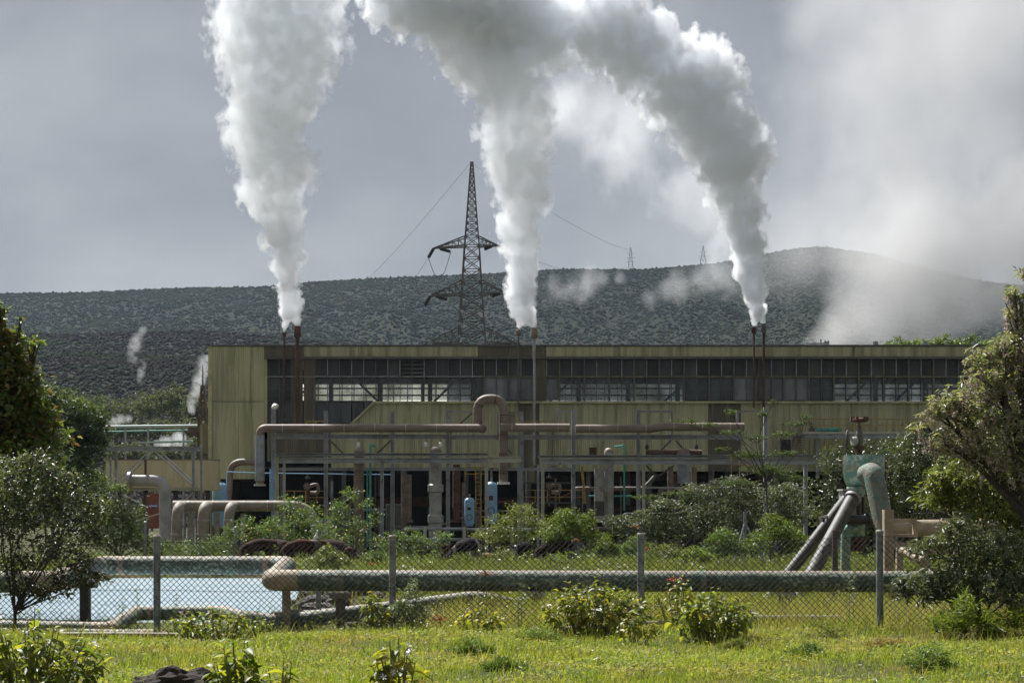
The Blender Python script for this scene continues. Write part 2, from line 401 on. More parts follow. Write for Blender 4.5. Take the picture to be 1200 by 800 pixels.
OCT = np.array([(1, 0, 0), (-1, 0, 0), (0, 1, 0), (0, -1, 0), (0, 0, 1), (0, 0, -.4)], float)
OCTF = [(0, 2, 4), (2, 1, 4), (1, 3, 4), (3, 0, 4), (2, 0, 5), (1, 2, 5), (3, 1, 5), (0, 3, 5)]
def hill_scrub(name, HVi, n, smin, smax, mat, pxlo=-330, pxhi=1530, ridge_n=0, seed=0):
    V, ny = HVi; rng = np.random.default_rng(seed)
    nx = V.shape[1]
    a = rng.random(n) ** .8 * (ny - 1); 
    if ridge_n: a[:ridge_n] = (ny - 1) - rng.random(ridge_n) * .6
    pxs = pxlo + rng.random(n) * (pxhi - pxlo)
    b = (pxs + 900) / 3000 * (nx - 1)
    i = np.clip(a.astype(int), 0, ny - 2); j = np.clip(b.astype(int), 0, nx - 2); u = (a - i)[:, None]; v = (b - j)[:, None]
    P = V[i, j] * (1-u) * (1-v) + V[i+1, j] * u * (1-v) + V[i, j+1] * (1-u) * v + V[i+1, j+1] * u * v
    s = smin + (smax - smin) * rng.random(n) ** 2.2
    if ridge_n: s[:ridge_n] *= 1.15
    S = np.stack([s * (.8 + .5 * rng.random(n)), s * (.8 + .5 * rng.random(n)), s * (.5 + .5 * rng.random(n))], -1)
    ang = rng.random(n) * 6.28
    J = OCT[None] * (.75 + .5 * rng.random((n, 6, 1)))
    ca, sa = np.cos(ang)[:, None], np.sin(ang)[:, None]
    B = np.stack([J[..., 0] * ca - J[..., 1] * sa, J[..., 0] * sa + J[..., 1] * ca, J[..., 2]], -1) * S[:, None, :]
    o = np_mesh(name, P[:, None, :] + B, 6, OCTF, mat)
    o['kind'] = 'stuff'; return o
m_scrub = M('hill_scrub_leaves', (.008, .014, .008), (.017, .022, .011), rough=1, ns=.008, st=(.6, 1.6, 2.2), lo=.40, hi=.60, isl=.42, spec=.05)
m_scrub_dark = M('dry_scrub_leaves', (.015, .012, .011), (.017, .021, .011), rough=1, ns=.028, st=(.35, 1.6, 1), lo=.46, hi=.6, isl=.6, spec=.05)
hill_scrub('hill_scrub', HV[0], 112000, .8, 2.1, m_scrub, ridge_n=2200, seed=1)
hill_scrub('terrace_scrub', HV[1], 22000, .8, 2.0, m_scrub_dark, pxhi=560, ridge_n=350, seed=2)
hill_scrub('lava_scrub', HV[2], 20000, .5, 1.4, m_scrub_dark, pxhi=420, ridge_n=300, seed=3)

# ------------------------------------------------------------------ grass and weeds (uncountable)
def blades(n, ylo, yhi, hmin, hmax, wid, mat, name, dens=None, keep=None, seed=0, lean=.5, pw=1.0, xr=(-.42, .42)):
    rng = np.random.default_rng(seed)
    y = ylo + (yhi - ylo) * rng.random(n) ** pw
    x = (xr[0] + (xr[1] - xr[0]) * rng.random(n)) * y
    if keep is not None:
        k = keep(x, y, rng); x, y = x[k], y[k]
    n = len(x)
    tuft = np.sin(x * 2.1 + 1.3 * np.sin(y * 1.7)) * np.sin(y * 2.3 + np.sin(x * 1.1)) * .5 + .5
    h = (hmin + (hmax - hmin) * rng.random(n) ** 2) * (.6 + .8 * tuft)
    a = rng.random(n) * 6.283; l = h * lean * (.3 + rng.random(n))
    b = rng.random(n) * 6.283
    w = wid * (.6 + .8 * rng.random(n))
    z = tz(x, y) - .01
    P = np.stack([x, y, z], -1)
    side = np.stack([np.cos(b), np.sin(b), 0 * b], -1) * (w / 2)[:, None]
    tip = P + np.stack([np.cos(a) * l, np.sin(a) * l, h], -1)
    o = np_mesh(name, np.stack([P - side, P + side, tip], 1), 3, [(0, 1, 2)], mat)
    o['kind'] = 'stuff'; return o
m_grass = LEAF('grass_blades', [(.105, .18, .018), (.20, .27, .03), (.28, .30, .05), (.15, .225, .022), (.38, .34, .14)], rough=.75, trans=.45, big=(.30, .285, .08), bigs=1.1)
m_weed = LEAF('weed_leaves', [(.07, .115, .025), (.13, .18, .03), (.21, .22, .05), (.085, .12, .045), (.28, .24, .10)], rough=.5, trans=.4, big=(.12, .13, .06), bigs=.35)
def not_pond(x, y, rng):
    return ~((x < -4.3) & (x > -23) & (y > 33.4) & (y < 53.6))
blades(355000, 15.5, 30, .02, .10, .012, m_grass, 'grass', seed=1, pw=1.15, keep=lambda x, y, r: (np.sin(x * .9 + 1.7 * np.sin(y * .6)) * np.sin(y * 1.15 + .8 * x) > -.72 + .25 * r.normal(size=len(x))))
def litter(n, ylo, yhi, L, mat, name, seed):
    rng = np.random.default_rng(seed); y = ylo + (yhi - ylo) * rng.random(n); x = (rng.random(n) * .84 - .42) * y
    k = np.sin(x * 1.7 + 2 * np.sin(y * .9)) + np.sin(y * 2.1 + x) > -.3 + rng.normal(size=n) * .5
    x, y = x[k], y[k]; C = np.stack([x, y, tz(x, y) + .015 + .05 * rng.random(len(x))], -1); n = len(x)
    d = rng.normal(size=(n, 3)); d[:, 2] = abs(d[:, 2]) * .5; d /= np.linalg.norm(d, axis=1)[:, None]
    s = np.stack([-d[:, 1], d[:, 0], rng.normal(size=n) * .3], -1); l = L * (.5 + rng.random((n, 1)))
    o = np_mesh(name, np.stack([C, C + d * l * .5 + s * l * .28, C + d * l, C + d * l * .5 - s * l * .28], 1), 4, [(0, 1, 2), (0, 2, 3)], mat); o['kind'] = 'stuff'
m_dry = LEAF('dry_grass_blades', [(.34, .28, .13), (.25, .22, .08), (.40, .34, .18), (.20, .20, .06)], rough=.8, trans=.35)
blades(26000, 20.5, 31, .08, .30, .011, m_dry, 'dry_grass', seed=9, keep=lambda x, y, r: r.random(len(x)) < (.12 + .88 * sstep((x - 2.0) / 3.0) * (np.sin(x * 1.3 + y) > -.2)), lean=.8)
blades(14000, 25.3, 27.5, .15, .50, .012, m_dry, 'dry_grass', seed=10, keep=lambda x, y, r: x > -1.5, lean=.6)
litter(70000, 15.5, 27, .045, m_grass, 'ground_weeds', 7)
blades(16000, 15.5, 27, .08, .24, .010, m_grass, 'grass_stalks', seed=8, pw=1.1)
blades(60000, 24.5, 34, .10, .34, .012, m_grass, 'tall_grass', seed=2, keep=lambda x, y, r: not_pond(x, y, r) & (r.random(len(x)) < np.where(x < -1.0, .12, 1)))
blades(135000, 33, 74, .12, .55, .03, m_weed, 'meadow_grass', keep=not_pond, seed=3, pw=.8, lean=.4)

# ------------------------------------------------------------------ steam
def steam_mat(name, puffs, dens, nscale, amp, sharp, aniso=.35, seed=0, smooth=.3, detail=4, stretch=(1, 1, .8), rough=.58, dense_base=False, tint=(.972, .984, 1.0), bias=0.0):
    m = bpy.data.materials.new(name); m.use_nodes = True; nt = m.node_tree; N = nt.nodes; L = nt.links
    for n in list(N): N.remove(n)
    out = N.new('ShaderNodeOutputMaterial'); v = N.new('ShaderNodeVolumePrincipled'); L.new(v.outputs[0], out.inputs['Volume'])
    v.inputs['Color'].default_value = (*tint, 1); v.inputs['Anisotropy'].default_value = aniso
    g = N.new('ShaderNodeNewGeometry')
    def mt(op, a, b=None, c=None, clamp=False):
        n = N.new('ShaderNodeMath'); n.operation = op; n.use_clamp = clamp
        for i, x in enumerate((a, b, c)):
            if x is None: continue
            if isinstance(x, (int, float)): n.inputs[i].default_value = x
            else: L.new(x, n.inputs[i])
        return n.outputs[0]
    cur = None
    for c, r in puffs:
        d = N.new('ShaderNodeVectorMath'); d.operation = 'DISTANCE'; L.new(g.outputs['Position'], d.inputs[0]); d.inputs[1].default_value = c
        f = mt('MULTIPLY_ADD', d.outputs['Value'], -1.0 / r, 1.0)
        cur = f if cur is None else mt('SMOOTH_MAX', cur, f, smooth)
    mp = N.new('ShaderNodeMapping'); mp.inputs['Scale'].default_value = stretch; mp.inputs['Location'].default_value = (seed * 13.1, 0, seed * 3.3)
    L.new(g.outputs['Position'], mp.inputs[0])
    no = N.new('ShaderNodeTexNoise'); no.inputs['Scale'].default_value = nscale; no.inputs['Detail'].default_value = detail; no.inputs['Roughness'].default_value = rough
    L.new(mp.outputs[0], no.inputs['Vector'])
    s = mt('ADD', cur, mt('MULTIPLY_ADD', no.outputs[0], amp, -.5 * amp - bias))
    s = mt('MULTIPLY', mt('MULTIPLY', s, sharp, clamp=True), dens)
    if dense_base:                                   # the jet is thicker where it leaves the stack
        sp = N.new('ShaderNodeSeparateXYZ'); L.new(g.outputs['Position'], sp.inputs[0])
        zb = puffs[0][0].z
        r = N.new('ShaderNodeMapRange'); r.inputs[1].default_value = zb - 2; r.inputs[2].default_value = zb + 8; r.inputs[3].default_value = 4.5; r.inputs[4].default_value = 1.0
        L.new(sp.outputs[2], r.inputs[0]); s = mt('MULTIPLY', s, r.outputs[0])
    L.new(s, v.inputs['Density'])
    return m
def chain(pts, D, step=.75, jit=0.0, seed=0):
    """Puffs (centre, radius) along a pixel polyline, spaced by a fraction of their radius."""
    raw = [(at(p[0], p[1], D + (p[3] if len(p) > 3 else 0)), p[2] * .5 * D / F) for p in pts]
    out = [raw[0]]
    for (c0, r0), (c1, r1) in zip(raw[:-1], raw[1:]):
        n = max(1, round((c1 - c0).length / (step * (r0 + r1) * .5)))
        for k in range(1, n + 1): out.append((c0.lerp(c1, k / n), r0 + (r1 - r0) * k / n))
    rg = random.Random(seed)
    for k in range(3, len(out)):
        c, r = out[k]; q = jit * min(1, k / 8)
        out[k] = (c + Vector((rg.uniform(-1, 1), rg.uniform(-1, 1), rg.uniform(-.5, .5))) * r * q, r * (1 + rg.uniform(-.5, .5) * q))
    return out
def steam(name, puffs, mat, infl, label, cat, group=None, kind=None, linked=True, vox=.3, breaks=()):
    bm = bmesh.new()
    for i, (c, r) in enumerate(puffs):
        if linked and i + 1 < len(puffs) and i not in breaks:
            c2, r2 = puffs[i + 1]; n = max(1, int((c - c2).length / (.3 * r)))
        else: c2, r2, n = c, r, 1
        for k in range(n):
            t = k / n
            q = bmesh.ops.create_icosphere(bm, subdivisions=2, radius=(r * (1-t) + r2 * t) * infl)
            bmesh.ops.translate(bm, verts=q['verts'], vec=c.lerp(c2, t))
    me = bpy.data.meshes.new(name + '_raw'); bm.to_mesh(me); bm.free()
    tmp = link(bpy.data.objects.new(name + '_raw', me))
    md = tmp.modifiers.new('remesh', 'REMESH'); md.mode = 'VOXEL'; md.voxel_size = .28 if breaks else max(.1, min(r for _, r in puffs) * vox)
    dg = bpy.context.evaluated_depsgraph_get()
    fin = bpy.data.meshes.new_from_object(tmp.evaluated_get(dg)); fin.name = name
    bpy.data.objects.remove(tmp); bpy.data.meshes.remove(me)
    off = puffs[0][0]
    fin.transform(Matrix.Translation(-off)); fin.materials.clear(); fin.materials.append(mat)
    o = link(bpy.data.objects.new(name, fin)); o.location = off
    return tag(o, label, cat, group, kind)
PL = 'steam plumes rising from the roof stacks'
DS = 116.0; DB_STACK = 117.25
p1 = chain([(341, 364, 30), (338, 345, 33), (338, 300, 42), (331, 255, 56), (322, 225, 80), (317, 200, 96), (311, 150, 114), (306, 100, 130), (310, 50, 148), (328, 0, 164), (338, -25, 170)], DS, jit=.26, seed=4)
p2 = chain([(614, 366, 32), (611, 345, 38), (608, 300, 47), (610, 250, 54), (612, 200, 76), (611, 150, 88), (602, 100, 92), (580, 55, 120), (540, 5, 150)], DS, jit=.24, seed=5)
p3 = chain([(888, 362, 26), (884, 345, 33), (877, 300, 41), (870, 250, 57), (860, 200, 80), (838, 150, 102), (806, 105, 116), (765, 62, 118), (710, 36, 122), (650, 28, 122), (595, 12, 120), (540, 0, 116), (480, -22, 110)], DS, jit=.26, seed=6)
jets = [((333, 388), (336, 366), (348.5, 381), (345, 362)), ((607.5, 385), (611, 368), (626, 383), (620, 366)), ((883.5, 382), (886, 365), (895, 378), (891, 362))]
brk = []
for pf, (a, b, c, d) in zip((p1, p2, p3), jets):
    n0 = len(pf); j1 = chain([(*a, 5), (a[0] * .6 + b[0] * .4, a[1] * .6 + b[1] * .4, 11), (*b, 18)], DB_STACK); j2 = chain([(*c, 7), (c[0] * .6 + d[0] * .4, c[1] * .6 + d[1] * .4, 13), (*d, 20)], DB_STACK)
    pf += j1 + j2; brk.append((n0 - 1, n0 + len(j1) - 1))
for k, (pf, lab) in enumerate(((p1, 'tall white steam plume rising straight up from the two stacks nearest the blank cladding end'), (p2, 'white steam plume rising beside the lattice pylon from the middle pair of stacks'), (p3, 'grey white steam plume that curls over into an arch above the roof'))):
    tag(steam('steam_plume', pf, steam_mat('steam_plume_%d' % k, pf, (.68, .75, 1.5)[k], 1.05, 1.7, 11.0, seed=k, aniso=.0, smooth=.16, dense_base=True, bias=.10), 1.2, lab, 'steam plume', vox=.29, breaks=brk[k]))

# ------------------------------------------------------------------ turbine hall
DB = 118.0                                           # facade distance
def bz(py): return at(0, py, DB).z
def bxx(px): return at(px, 0, DB).x
GB = -1.3                                            # ground level at the works
HX0, HX1, HDEP = 244, 1232, 20.0
hall = thing('turbine_hall', (bxx(700), DB, GB), 'long olive corrugated turbine hall with a strip of louvres and dirty windows', 'power station')
PITCH = .145
def cpanel(x0, x1, ytop, ybot, mat=m_clad, dy=0.0, name='cladding_panel'):
    zt = (lambda x: bz(ytop((x * F / DB) + CX))) if callable(ytop) else bz(ytop)
    zb = bz(ybot)
    return MB().corr(bxx(x0), bxx(x1), zb, zt, DB + dy, PITCH).build(name, mat, hall, smooth=False)
# blank end bay, two lifts of sheeting
for a, b in ((248.5, 279), (279.3, 309.6)):
    cpanel(a, b, 406, 470); cpanel(a, b, 470.6, 561, dy=.03)
MB().pbox(244, 405.5, 248.3, 561, DB - .08, .25).build('corner_trim', m_trim, hall)
MB().pbox(309.8, 420.5, 313, 497, DB - .1, .3).build('corner_trim', m_trim, hall)
# parapet band
ed = [310, 356, 420, 490, 560, 596, 640, 700, 760, 850, 925, 1000, 1080, 1160, 1232]
for i in range(len(ed) - 1):
    dark = i in (0, 4, 5)
    cpanel(ed[i] + .1, ed[i + 1] - .1, 406, 417.6, m_clad_dark if dark else m_clad, name='parapet_panel')
MB().pbox(243, 403.8, HX1, 405.4, DB - .12, HDEP + .3).build('roof', m_steel_dark, hall)
MB().pbox(310, 417.7, HX1, 420.3, DB - .35, .5).build('eaves_beam', m_steel_dark, hall)
# side, rear and end walls; the rear wall has a band of translucent sheets
a0, a1 = bxx(244), bxx(HX1); zr = bz(405.6)
sw = MB(); sw.box(a0, DB + .22, GB, a0 + .15, DB + HDEP, zr); sw.build('end_wall', m_clad, hall)
sw = MB(); sw.box(a1 - .15, DB + .22, GB, a1, DB + HDEP, zr); sw.build('end_wall', m_clad, hall)
yr = DB + HDEP
def rz(py): return at(0, py, yr).z
def rx(px): return at(px, 0, yr).x
zlo, zhi = rz(470.5), rz(449.5)
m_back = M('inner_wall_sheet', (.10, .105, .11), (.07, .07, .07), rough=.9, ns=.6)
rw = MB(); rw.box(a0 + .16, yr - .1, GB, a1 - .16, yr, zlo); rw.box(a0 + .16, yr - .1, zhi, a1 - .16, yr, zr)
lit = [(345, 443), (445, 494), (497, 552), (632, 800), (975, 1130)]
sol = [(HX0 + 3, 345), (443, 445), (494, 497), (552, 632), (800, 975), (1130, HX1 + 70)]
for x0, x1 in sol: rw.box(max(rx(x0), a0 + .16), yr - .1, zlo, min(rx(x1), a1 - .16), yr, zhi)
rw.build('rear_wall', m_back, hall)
def translucent(name, col, t):
    m = bpy.data.materials.new(name); m.use_nodes = True; nt = m.node_tree; N = nt.nodes; L = nt.links
    b = N['Principled BSDF']; b.inputs['Base Color'].default_value = (*col, 1)
    g = N.new('ShaderNodeNewGeometry'); nz = N.new('ShaderNodeTexNoise'); nz.inputs['Scale'].default_value = .7; nz.inputs['Detail'].default_value = 4; L.new(g.outputs['Position'], nz.inputs['Vector'])
    cr = N.new('ShaderNodeValToRGB'); cr.color_ramp.elements[0].position = .3; cr.color_ramp.elements[0].color = (col[0]*.55, col[1]*.55, col[2]*.5, 1); cr.color_ramp.elements[1].position = .62; cr.color_ramp.elements[1].color = (*col, 1)
    L.new(nz.outputs[0], cr.inputs[0]); L.new(cr.outputs[0], b.inputs['Base Color'])
    tr = N.new('ShaderNodeBsdfTranslucent'); L.new(cr.outputs[0], tr.inputs[0])
    ms = N.new('ShaderNodeMixShader'); ms.inputs[0].default_value = t
    L.new(b.outputs[0], ms.inputs[1]); L.new(tr.outputs[0], ms.inputs[2]); L.new(ms.outputs[0], N['Material Output'].inputs['Surface']); return m
m_sheet = translucent('translucent_rooflight_sheet', (.93, .94, .90), .93)
m_sheet_dim = translucent('grimy_translucent_sheet', (.50, .52, .55), .8)
for k, (x0, x1) in enumerate(lit):
    n = max(1, round((x1 - x0) / 15)); st = (x1 - x0) / n
    for i in range(n):
        MB().box(rx(x0 + i * st) + .04, yr - .06, zlo + .03, rx(x0 + (i + 1) * st) - .04, yr - .04, zhi - .03).build('translucent_sheet', m_sheet if k < 2 or (k == 2 and i < 2) else m_sheet_dim, hall)
# inner frames and braces seen through the glass
fr = MB()
for x in np.arange(330, 1200, 58):
    fr.ibeam(at(x, 400, DB + 6) * 1, Vector((at(x, 0, DB + 6).x, DB + 6, GB)), .3, .4)
for x in (355, 432, 520, 655, 790, 905, 1003, 1060, 1120):
    s = -1 if x in (432, 1120, 905) else 1
    fr.beam(at(x - 14 * s, 473, DB + 7), at(x + 16 * s, 444, DB + 7), .16)
for z in (455, 463): fr.beam(at(300, z, yr - .5), at(1250, z, yr - .5), .12)
fr.build('inner_frame', M('inner_frame_steel', (.20, .22, .24), rough=.6), hall)
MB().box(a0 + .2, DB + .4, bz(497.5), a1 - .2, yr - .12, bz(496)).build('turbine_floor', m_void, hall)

def glass_mat():
    m = bpy.data.materials.new('grimy_glass'); m.use_nodes = True; nt = m.node_tree; N = nt.nodes; L = nt.links
    b = N['Principled BSDF']; b.inputs['Roughness'].default_value = .25; b.inputs['Base Color'].default_value = (.15, .16, .17, 1)
    tr = N.new('ShaderNodeBsdfTransparent'); tr.inputs[0].default_value = (.80, .82, .80, 1)
    g = N.new('ShaderNodeNewGeometry'); mp = N.new('ShaderNodeMapping'); mp.inputs['Scale'].default_value = (1.2, 1, .5); L.new(g.outputs['Position'], mp.inputs[0])
    nz = N.new('ShaderNodeTexNoise'); nz.inputs['Scale'].default_value = 1.1; nz.inputs['Detail'].default_value = 5; L.new(mp.outputs[0], nz.inputs['Vector'])
    oi = N.new('ShaderNodeObjectInfo')
    r = N.new('ShaderNodeMapRange'); r.inputs[1].default_value = .3; r.inputs[2].default_value = .7; r.inputs[3].default_value = .14; r.inputs[4].default_value = .42; L.new(nz.outputs[0], r.inputs[0])
    ad = N.new('ShaderNodeMath'); ad.operation = 'MULTIPLY_ADD'; ad.inputs[1].default_value = .16; L.new(oi.outputs['Random'], ad.inputs[0]); L.new(r.outputs[0], ad.inputs[2])
    ms = N.new('ShaderNodeMixShader'); L.new(ad.outputs[0], ms.inputs[0]); L.new(tr.outputs[0], ms.inputs[1]); L.new(b.outputs[0], ms.inputs[2]); L.new(ms.outputs[0], N['Material Output'].inputs['Surface']); return m
m_glass = glass_mat()
m_blind = M('sooty_opaque_pane', (.175, .18, .195), (.105, .108, .118), rough=.3, ns=.9, st=(1, 1, .5), rnd=.3)
# the window grid
vx = [313 + 14.15 * k for k in range(18)] + [567.6, 581.6, 595.6] + [610.6, 625.6, 640.6]
k = 655.6
while k < HX1 - 6: vx.append(k); k += 14.62
vx.append(HX1)
broken = {11, 12}
for i in range(len(vx) - 1):
    x0, x1 = vx[i] + .55, vx[i + 1] - .55
    if i in (2, 3):                                  # behind the first stacks the openings are sheeted over
        cpanel(x0, x1, 420.6, 497, m_clad_dark); continue
    if i in (22,): cpanel(x0, x1, 420.6, 471, m_clad_dark); continue
    # louvre: shadow box and sloping slats
    lv = MB().pbox(x0, 420.8, x1, 440.2, DB + .22, .04).build('louvre', m_void if i in broken else m_louvre, hall)
    sl = MB(); ns = 4 if i in broken else 8
    for s in range(ns):
        ya = 421 + 19 * s / ns; h = 19 / ns * (.45 if i in broken else .8)
        A = at(x0, ya + h, DB + .03); B = at(x1, ya, DB + .03)
        sl.add([(A.x, DB + .02, A.z), (B.x, DB + .02, A.z), (B.x, DB + .17, B.z), (A.x, DB + .17, B.z), (A.x, DB + .02, A.z - .02), (B.x, DB + .02, A.z - .02), (B.x, DB + .17, B.z - .02), (A.x, DB + .17, B.z - .02)],
               [(0, 1, 2, 3), (4, 7, 6, 5), (0, 4, 5, 1)])
    sl.build('slats', m_louvre, lv, smooth=False)
    op = i in (18, 19, 20, 21, 23, 38, 39, 40, 41, 42, 43) or 0.0 > 1
    rows = [(442.6, 468.8)]
    if x1 < 425: rows.append((470.2, 496))
    elif x0 < 441: rows.append((470.2, 496))
    for ya, yb in rows:
        if ya > 460 and x1 > 412:                    # cut by the sloping edge
            t0, t1 = (min(max((x - 412) / 26.0, 0), 1) for x in (x0, x1))
            yb0, yb1 = 496 - 25.4 * t0, 496 - 25.4 * t1
            if yb0 < ya + 2: continue
            A, B, C, Dd = at(x0, ya, DB), at(x1, ya, DB), at(x1, max(yb1, ya + .1), DB), at(x0, yb0, DB)
            mb = MB().add([(p.x, DB + .12, p.z) for p in (A, B, C, Dd)] + [(p.x, DB + .14, p.z) for p in (A, B, C, Dd)], [(3, 2, 1, 0), (4, 5, 6, 7), (0, 1, 5, 4), (1, 2, 6, 5), (2, 3, 7, 6), (3, 0, 4, 7)])
        else: mb = MB().pbox(x0, ya, x1, yb, DB + .12, .02)
        pn = mb.build('window_pane', m_blind if op else m_glass, hall, smooth=False)
# mullions and transoms
for i, x in enumerate(vx):
    if i in (3,): continue
    main = i < 18 and False or (i >= 18 and (i - 18) % 2 == 0)
    yb = 497 if x < 412 else 470
    if main:
        MB().pbox(x - .95, 420.4, x + .95, yb, DB - .10, .3).build('bay_mullion', m_steel_dark if i % 3 else m_clad_dark, hall)
    else:
        MB().pbox(x - .5, 420.4, x + .5, 440.4, DB - .03, .2).build('louvre_mullion', m_mull_pale if (i % 3 or i > 20) and i > 4 else m_steel_dark, hall)
        MB().pbox(x - .42, 442.4, x + .42, yb, DB - .03, .2).build('glazing_bar', m_steel_dark, hall)
MB().pbox(313.2, 440.5, 567, 441.6, DB - .04, .22).build('transom', m_mull_pale, hall)
MB().pbox(568.6, 440.4, HX1, 442.3, DB - .06, .25).build('transom', m_clad_dark, hall)
MB().pbox(313.2, 469, 437, 470, DB - .04, .22).build('transom', m_steel_dark, hall)
# lower cladding with the sloping shoulder
def top_line(px): return 472.4 if px > 438 else (497.5 if px < 411.5 else 497.5 - (px - 411.5) / 26.5 * 25.1)
ed = [388, 440, 500, 560, 608]
for i in range(len(ed) - 1): cpanel(ed[i], ed[i + 1] - .15, top_line, 548, m_clad, -.02)
cpanel(608, 632, 472.4, 565, m_clad_dark, .05)
ed = [632, 690, 708, 760, 830, 868, 925, 1000, 1080, 1160, 1232]
for i in range(len(ed) - 1): cpanel(ed[i] + .1, ed[i + 1] - .1, 472.4, 552, m_clad_dark if i == 4 else m_clad, -.02)
cpanel(313, 388, 497.5, 540, m_clad_dark, .05)
MB().pbox(438, 469.8, HX1, 472.2, DB - .28, .42).build('sill_beam', m_trim, hall)
A, B = at(411, 497.2, DB - .15), at(438.5, 470.8, DB - .15)
MB().beam(A, B, .3, .13).build('sloping_sill', m_trim, hall)
# dark undercroft
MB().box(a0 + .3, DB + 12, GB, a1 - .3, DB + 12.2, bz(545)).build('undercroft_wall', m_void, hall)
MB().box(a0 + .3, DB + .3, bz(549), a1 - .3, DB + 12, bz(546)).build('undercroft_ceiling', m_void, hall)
for x in np.arange(330, 1220, 72):
    MB().ibeam(Vector((bxx(x), DB + .6, GB)), Vector((bxx(x), DB + .6, bz(549.5))), .3, .3).build('ground_column', m_steel_dark, hall)

# ------------------------------------------------------------------ exhaust stacks up the facade
ST = 'exhaust stacks along the roof'
def stack(px, ytop, ybot, w, capw, caph, mat, lab, capmat):
    D = DB - .75
    t = thing('exhaust_stack', at(px, ybot, D), lab, 'exhaust stack', ST)
    MB().tube([at(px, ybot, D), at(px, ytop + caph, D)], w / 2 * D / F, 10).build('stack_pipe', mat, t)
    MB().lathe(at(px, ytop + caph, D), [(capw * .4 * D / F, -.02), (capw * .5 * D / F, .05), (capw * .5 * D / F, caph * D / F * .92), (capw * .42 * D / F, caph * D / F)], 12).build('silencer', capmat, t)
    br = MB()
    for y in (418, 466):
        br.beam(at(px, y, D) + Vector((0, 0, 0)), at(px, y, DB - .05), .14)
    br.build('wall_bracket', m_steel_dark, t)
stack(333, 389, 498, 2.6, 5, 5, m_rust, 'thin rusty stack beside the sooty corner of the window strip', m_rust)
stack(348.5, 382, 498, 4.2, 8.5, 13, m_rust, 'thicker rusty stack with a square silencer, nearest the blank cladding end', m_rust)
stack(607.5, 386, 474, 2.4, 6, 6, m_steel_dark, 'thin black stack just beside the lattice pylon', m_rustpipe)
stack(626, 384, 545, 3.4, 8, 12, m_steel, 'grey stack with long downpipe reaching below the windows', m_rustpipe)
stack(883.5, 383, 478, 2.4, 6.4, 7, m_rust, 'thin rusty stack under the arching grey plume', m_rust)
stack(895, 379, 500, 3.6, 6.4, 11, m_rust, 'thicker dark topped stack under the arching grey plume', m_steel_dark)

aer = thing('roof_aerial', at(958, 404, DB + 3), 'small white aerial frame lying on the roof edge near the drifting steam', 'aerial')
MB().beam(at(944, 402.6, DB + 3), at(972, 402.6, DB + 3), .10).build('base_rail', m_steel, aer)
mb = MB().beam(at(946, 396.5, DB + 3), at(957, 402, DB + 3), .09)
mb.build('dish_arm', m_white, aer)
for x, h in ((962, 397), (967, 398.5), (971, 399)): MB().beam(at(x, 402.4, DB + 3), at(x, h, DB + 3), .07).build('rod', m_steel_dark, aer)

# ------------------------------------------------------------------ pipe racks in front of the hall
def rackcol(t, px, ytop, ybot, D, w, mat, name='column'):
    s = w * D / F
    return MB().ibeam(Vector((at(px, 0, D).x, D, at(0, ybot, D).z)), at(px, ytop, D), s, s, s * .16, flip=True).build(name, mat, t)
DT = 108.0
rack = thing('pipe_rack', (at(600, 0, DT).x, DT, GB), 'tall grey steel frame carrying the rusty steam main along the hall', 'steel frame')
for px, yt in ((320.5, 477), (382, 481), (460, 481), (525, 481), (555, 482), (583.5, 482), (611, 482), (653, 481), (672, 480), (748, 480), (787, 480), (864, 481), (897, 477)):
    yb = 655 if px in (320.5, 382, 460, 525, 611, 672, 748, 897) else (516 if px in (653, 787, 864, 555, 583.5) else 560)
    rackcol(rack, px, yt, yb, DT, 4.6 if yb > 600 else 2.6, m_steel)
for x0, x1, y, h in ((322, 379.6, 511.5, 5.2), (384.5, 457.5, 511.5, 5.2), (462.5, 522.5, 511.5, 5.2), (527.5, 608.5, 512, 5.4), (613.5, 669.5, 512, 5.4), (674.5, 745.5, 512, 5.4), (750.5, 870, 512, 5.4)):
    MB().ibeam(at(x0, y, DT), at(x1, y, DT), .3, h * DT / F).build('beam', m_steel, rack)
for x0, x1, y in ((527, 553.5, 482.6), (585, 609.5, 482.6), (655, 669.8, 482), (750, 786, 482), (866, 895, 482)):
    MB().ibeam(at(x0, y, DT), at(x1, y, DT), .12, .12).build('portal_beam', m_steel, rack)
for x0, y0, x1, y1 in ((528, 507, 553, 484), (386, 515, 402, 531), (442, 531, 458, 516), (586, 516, 600, 532), (770, 532, 786, 516), (806, 532, 792, 516)):
    MB().beam(at(x0, y0, DT), at(x1, y1, DT), .11).build('knee_brace', m_steel_dark, rack)
for x0, x1 in ((322, 380), (384, 458), (462, 523), (527, 609), (613, 670)):
    MB().ibeam(at(x0, 549.5, DT), at(x1, 549.5, DT), .2, 3.4 * DT / F).build('lower_beam', m_steel, rack)
for x0, x1, y in ((613, 670, 565.5), (613, 670, 589)):
    MB().ibeam(at(x0, y, DT), at(x1, y, DT), .15, 2.0 * DT / F).build('lower_beam', m_steel_dark, rack)

